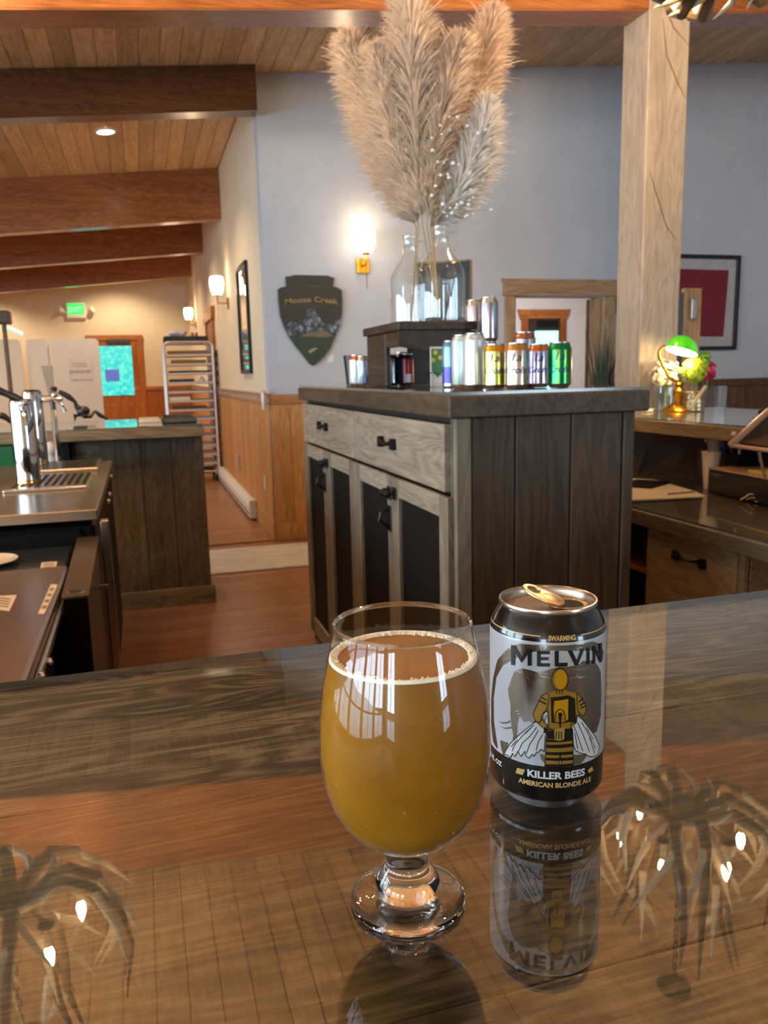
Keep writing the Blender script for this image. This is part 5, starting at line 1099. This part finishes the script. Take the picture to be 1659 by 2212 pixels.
# ---------------- things on the raised counter
LX,LY=2.86,3.80
lm=thing('desk_lamp','brass desk lamp with a lit green glass shade','lamp',(LX,LY,HT))
MB().lathe([(.0001,.0),(.082,.0),(.084,.008),(.078,.014),(.062,.022),(.060,.030),(.040,.040),(.022,.050),(.0001,.05)],(LX,LY,HT),36).build('base',M_brass,lm)
MB().lathe([(.016,.05),(.018,.07),(.030,.09),(.030,.115),(.018,.13),(.022,.145),(.028,.15),(.020,.158),(.0001,.16)],(LX,LY,HT),28).build('column',M_brass,lm)
L_=lambda x,y,Y=LY: at(x,y,'y',Y)
MB().tube([Vector((LX,LY,HT+.155)),L_(1444,815),L_(1432,790),L_(1424,772),L_(1423,760),L_(1428,752),L_(1436,747)],.008,8).build('arm',M_brass,lm)
c=L_(1472,760,LY-.03); m,nt,pp=newmat('green_shade'); pp.inputs['Base Color'].default_value=lin('2f9c10'); pp.inputs['Roughness'].default_value=.1; pp.inputs['Transmission Weight'].default_value=.0; pp.inputs['Coat Weight'].default_value=1
co=nd(nt,'ShaderNodeTexCoord'); nz=nd(nt,'ShaderNodeTexNoise'); nz.inputs['Scale'].default_value=20; lk(nt,co.outputs['Object'],nz.inputs['Vector']); rr=ramp(nt,[(.3,lin('2c9410')),(.7,lin('48b81c'))]); lk(nt,nz.outputs[0],rr.inputs[0]); lk(nt,rr.outputs[0],pp.inputs['Base Color']); lk(nt,rr.outputs[0],pp.inputs['Emission Color']); pp.inputs['Emission Strength'].default_value=.9
def shade(off,name,mat):
    mb=MB(); n,k=28,10; a_,b_,h_=.098-off,.066-off,.088-off; vs=[]
    for j in range(k+1):
        ph=math.pi/2*j/k
        for i in range(n):
            t=6.2832*i/n; vs.append((a_*math.cos(t)*math.cos(ph),b_*math.sin(t)*math.cos(ph),h_*math.sin(ph)))
    mb.add(vs,[(j*n+i,j*n+(i+1)%n,(j+1)*n+(i+1)%n,(j+1)*n+i) for j in range(k) for i in range(n)])
    mb.xf(Matrix.Translation(c)@Matrix.Rotation(.30,4,'Y')@Matrix.Rotation(-.10,4,'X')); return mb.build(name,mat,lm,fix=False)
shade(0,'shade',m); shade(.004,'shade_lining',emis('shade_lining','fff4d8',2.5))
MB().tube([c+Vector((-.04,-.01,.0)),c+Vector((.04,-.015,-.01))],.014,10).build('bulb',emis('bulb_lit','fff0c8',14.),lm)
bulb(c+Vector((0,-.045,-.045)),9.,(1,.72,.38),.03)
def cluster(name,label,px,py,y,rad,n,mat,group=None,leaf=.016,sq=1.,stem=True):
    p=at(px,py,'y',y); t=thing(name,label,'flowers',tuple(p)); mb=MB()
    for i in range(n):
        d_=Vector((U(-1,1),U(-1,1),U(-1,1)))
        if d_.length>1 or d_.length<.2: continue
        q=p+Vector((d_.x,d_.y,d_.z*sq))*rad; o=(d_+Vector((0,-.3,.3))).normalized(); a=o.orthogonal().normalized(); b=o.cross(a); r0=U(0,6.28)
        for k in range(4):
            an=r0+k*1.571; e=a*math.cos(an)+b*math.sin(an); f=a*math.cos(an+.8)+b*math.sin(an+.8); g=a*math.cos(an-.8)+b*math.sin(an-.8)
            mb.add([q,q+f*leaf*.6+o*.003,q+e*leaf+o*.001,q+g*leaf*.6+o*.003],[(0,1,2,3)])
    mb.build('petals',mat,t,kind='stuff',fix=False)
    return t,p
M_crm=plain('petal_cream','ecdcb8',.7,sss=.2); M_gp=plain('petal_lime','a8c02a',.6,sss=.2); M_mag=plain('petal_magenta','b01a5e',.5); M_lf=plain('leaf_green','5a8a30',.5)
t,p=cluster('cream_flowers','cream hydrangea bunch behind the lamp in a clear vase',1438,806,3.92,.085,420,M_crm,sq=.95)
MB().tube([p,(p.x,p.y,HT+.02)],.004,6).tube([p,(p.x+.02,p.y,HT+.02)],.004,6).build('stem',M_lf,t)
t2,p2=cluster('lime_flowers','lime green hydrangea bunch in the embossed metal jar',1500,800,3.74,.068,420,M_gp)
MB().tube([p2,(p2.x,p2.y,HT+.02)],.005,6).build('stem',M_lf,t2)
t3,p3=cluster('magenta_flower','magenta flower peeking out right of the lime hydrangea',1530,802,3.80,.040,140,M_mag,leaf=.022,sq=1.3); MB().tube([p3,(p3.x-.03,p3.y-.03,HT+.10)],.003,6).build('stem',M_lf,t3)
t4,p4=cluster('green_sprig','loose green leaves above the lime hydrangea, under the lamp',1518,778,3.80,.045,70,M_lf,leaf=.03); MB().tube([p4,(p4.x-.02,p4.y-.04,HT+.10)],.003,6).build('stem',M_lf,t4)
tag(MB().lathe([(.0001,.003),(.060,.003),(.062,.0),(.066,.10),(.068,.135),(.066,.135),(.063,.10),(.060,.006),(.0001,.006)],(p.x+.005,p.y,HT),36).build('clear_vase',T_glass,fix=False),'clear glass vase behind the brass lamp base','vase')
jm=plain('jar_metal','a89878',.25,.85,.3,scale=60,bump=.4); jr=thing('embossed_jar','embossed metal jar holding the lime hydrangea beside the lamp','jar',(p2.x+.005,p2.y,HT))
MB().lathe([(.0001,.002),(.055,.002),(.058,.006),(.058,.10),(.062,.104),(.060,.110),(.056,.104),(.054,.01),(.0001,.01)],(p2.x+.005,p2.y,HT),36).build('jar_wall',jm,jr)
for z in (.02,.045,.07,.095): MB().tube([(p2.x+.005+.0585*math.cos(6.2832*i/28),p2.y+.0585*math.sin(6.2832*i/28),HT+z) for i in range(29)],.002,5).build('embossed_band',jm,jr)
s0=at(1497,868,'y',3.67); s1=at(1526,833,'y',3.665); tag(MB().prism([s0+Vector((-.006,0,-.01)),s0+Vector((.01,0,-.02)),s1+Vector((.004,0,-.006)),s1+Vector((-.008,0,.004))],(0,.003,0)).build('wooden_tag',plain('tag_wood','d0b898',.6),None,False),'slanting pale wooden tag in front of the metal jar','tag')
ah=thing('acrylic_holder','clear acrylic sign holder standing right of the metal jar','holder',tuple(at(1530,885,'y',3.80)))
a=at(1485,836,'y',3.86); b=at(1561,836,'y',3.86); MB().box(a.x,b.x,3.86,3.864,HT+.001,a.z,.001).build('panel',T_glass,ah,False,fix=False); MB().box(b.x-.022,b.x,3.82,3.866,HT+.001,a.z,.002).build('side_rib',thinglass('milky_acrylic',(.8,.85,.85),.2,.2,(1,1,1)),ah,False,fix=False); MB().box(a.x,b.x,3.78,3.87,HT,HT+.003,.001).build('foot',T_glass,ah,False,fix=False)
for i,(px,py) in enumerate(((1382,884),(1398,888))): 
    q=at(px,py,'z',HT+.005); tag(MB().box(-.035,.035,-.02,.02,0,.012,.003).xf(Matrix.Translation((q.x,min(q.y,3.95),HT))@Matrix.Rotation(.4+i,4,'Z')).build('paper_packet',M_paper,None,False),('left' if not i else 'right')+' of two pale packets at the cabinet end of the raised counter','packet')
q=at(1660,893,'z',HT); tag(MB().lathe([(.03,0),(.032,.02),(.02,.03),(.0001,.03)],(2.95,3.25,HT),16).build('black_puck',M_blackp),'small black puck on the raised counter near the right edge','puck')
# tall grass plant beyond the cabinet
gp=at(1303,812,'y',5.6); pl_=thing('grass_plant','dark spiky grass plant in a pot in front of the doorway','plant',(gp.x,5.6,0)); mb=MB()
for i in range(110):
    a=U(0,6.28); r=U(.02,.16); h=U(.45,.95); b0=Vector((gp.x+U(-.04,.04),5.6+U(-.04,.04),.72)); tp=b0+Vector((math.cos(a)*r*1.3,math.sin(a)*r,h)); md=b0.lerp(tp,.55)+Vector((0,0,.06)); wv=Vector((math.sin(a),-math.cos(a),0))*.007
    mb.add([b0-wv,b0+wv,md+wv,md-wv,tp],[(0,1,2,3),(3,2,4)])
mb.build('blades',plain('blade_green','39452f',.5,var=.3,scale=5),pl_,kind='stuff',fix=False); MB().lathe([(.0001,0),(.13,0),(.17,.68),(.18,.72),(.16,.72),(.0001,.70)],(gp.x,5.6,0),28).build('pot',plain('pot_grey','4a4640',.6),pl_)
# ================================================================== ANTLER CHANDELIERS
M_ant=plain('antler_unlit_tone','4e3d2a',.35,var=.35,scale=9,coat=.3); M_tine=plain('antler_lit_tone','e0cfae',.35,var=.12,scale=9,coat=.2); M_flame=emis('candle_bulb','ffd8a6',1500.)  # lit and unlit contrast put into colour: dark main beams, pale tines
def chandelier(x,y,label,rot,zceil,pw=13):
    t=thing('antler_chandelier',label,'chandelier',(x,y,2.58),'antler chandeliers over the bar')
    def P(r,a,z): return Vector((x+r*math.cos(a),y+r*math.sin(a),z+.03))
    rr_=random.Random(int(rot*100)+5)
    for k in range(9):
        a=rot+6.2832*k/9+rr_.uniform(-.1,.1); s=rr_.uniform(.9,1.12); tw=.16*(1 if k%2 else -1)
        pts=[P(.05,a,2.80),P(.13*s,a+tw*.3,2.70),P(.22*s,a+tw*.7,2.655),P(.31*s,a+tw*1.1,2.70),P(.385*s,a+tw*1.5,2.82),P(.42*s,a+tw*1.7,2.97),P(.39*s,a+tw*1.6,3.16+rr_.uniform(-.05,.10))]
        MBB=MB().tube(pts,[.030,.029,.028,.025,.021,.014,.003],9)
        an=MBB.build('antler',M_ant,t)
        for (i,dr,dz,da,L) in ((2,.06,.26,.45,.17),(3,.14,.22,-.40,.16),(4,-.10,.30,.4,.18),(1,.03,-.07,.6,.12)):
            b=pts[i]; ra=a+tw; e=b+(P(1,ra+da,0)-P(0,0,0)).normalized()*dr*1.2+Vector((0,0,dz))*.9+Vector((-math.sin(ra),math.cos(ra),0))*da*.22
            md=b.lerp(e,.5)+(P(1,ra,0)-P(0,0,0)).normalized()*.025
            MB().tube([b,md,e],[.019,.014,.002],7).build('tine',M_tine,an)
    for k in range(5):
        a=rot+.55+6.2832*k/5; s=rr_.uniform(.9,1.1); tw=.35*(1 if k%2 else -1)
        pts=[P(.04,a,2.80),P(.10*s,a+tw*.4,2.74),P(.165*s,a+tw*.8,2.82),P(.19*s,a+tw,2.96),P(.20*s,a+tw*1.3,3.12),P(.27*s,a+tw*1.5,3.30+rr_.uniform(-.05,.08))]
        an=MB().tube(pts,[.024,.026,.025,.021,.015,.003],9).build('antler',M_ant,t)
        for i,e in ((2,P(.34*s,a+tw*.2,2.98)),(3,P(.31*s,a-tw*.4,3.20)),(4,P(.08,a+tw*2.2,3.30))):
            b=pts[i]; MB().tube([b,b.lerp(e,.5)+Vector((0,0,-.025)),e],[.018,.013,.002],7).build('tine',M_tine,an)
    for k in range(6):
        a=rot+.3+6.2832*k/6; c=P(.255,a,2.72)
        ar=MB().tube([P(.04,a,2.76),P(.15,a,2.70),P(.255,a,2.715)],[.012,.010,.010],8).build('candle_arm',M_ant,t)
        MB().lathe([(.0001,-.012),(.026,-.008),(.032,.0),(.028,.002),(.012,.002)],c,18).build('drip_pan',plain('pan_bronze','4a3a28',.4,.7),ar)
        MB().lathe([(.0125,.0),(.0125,.085),(.0001,.086)],c,14).build('candle_sleeve',plain('candle_ivory','d8c8a4',.6),ar)
        MB().lathe([(.006,.086),(.014,.10),(.0175,.118),(.013,.14),(.005,.16),(.0001,.168)],c,14).build('flame_bulb',M_flame,ar,fix=False)
    MB().lathe([(.0001,2.66),(.035,2.67),(.05,2.72),(.045,2.80),(.02,2.86),(.012,2.90)],(x,y,0),20).build('hub',plain('hub_bronze','3a2e20',.4,.7),t)
    z=2.92; i=0
    while z<zceil-.06:
        d_=Vector((1,0,0)) if i%2 else Vector((0,1,0)); MB().tube([Vector((x,y,z+.02))+d_*.011*math.cos(q)+Vector((0,0,.024*math.sin(q))) for q in [6.2832*j/10 for j in range(11)]],.0032,5,False).build('chain_link',MATS['hub_bronze'],t); z+=.036; i+=1
    MB().lathe([(.075,0),(.075,-.012),(.05,-.035),(.015,-.05),(.0001,-.05)],(x,y,zceil),28).build('ceiling_canopy',plain('canopy_bronze','4c4030',.3,.8),t)
chandelier(2.14,2.71,'antler chandelier on the right, its lower tines at the picture top',.35,zc(2.14)-.028)
chandelier(-.62,3.02,'antler chandelier on the left, seen only mirrored in the bar',.9,zc(-.62)-.025)
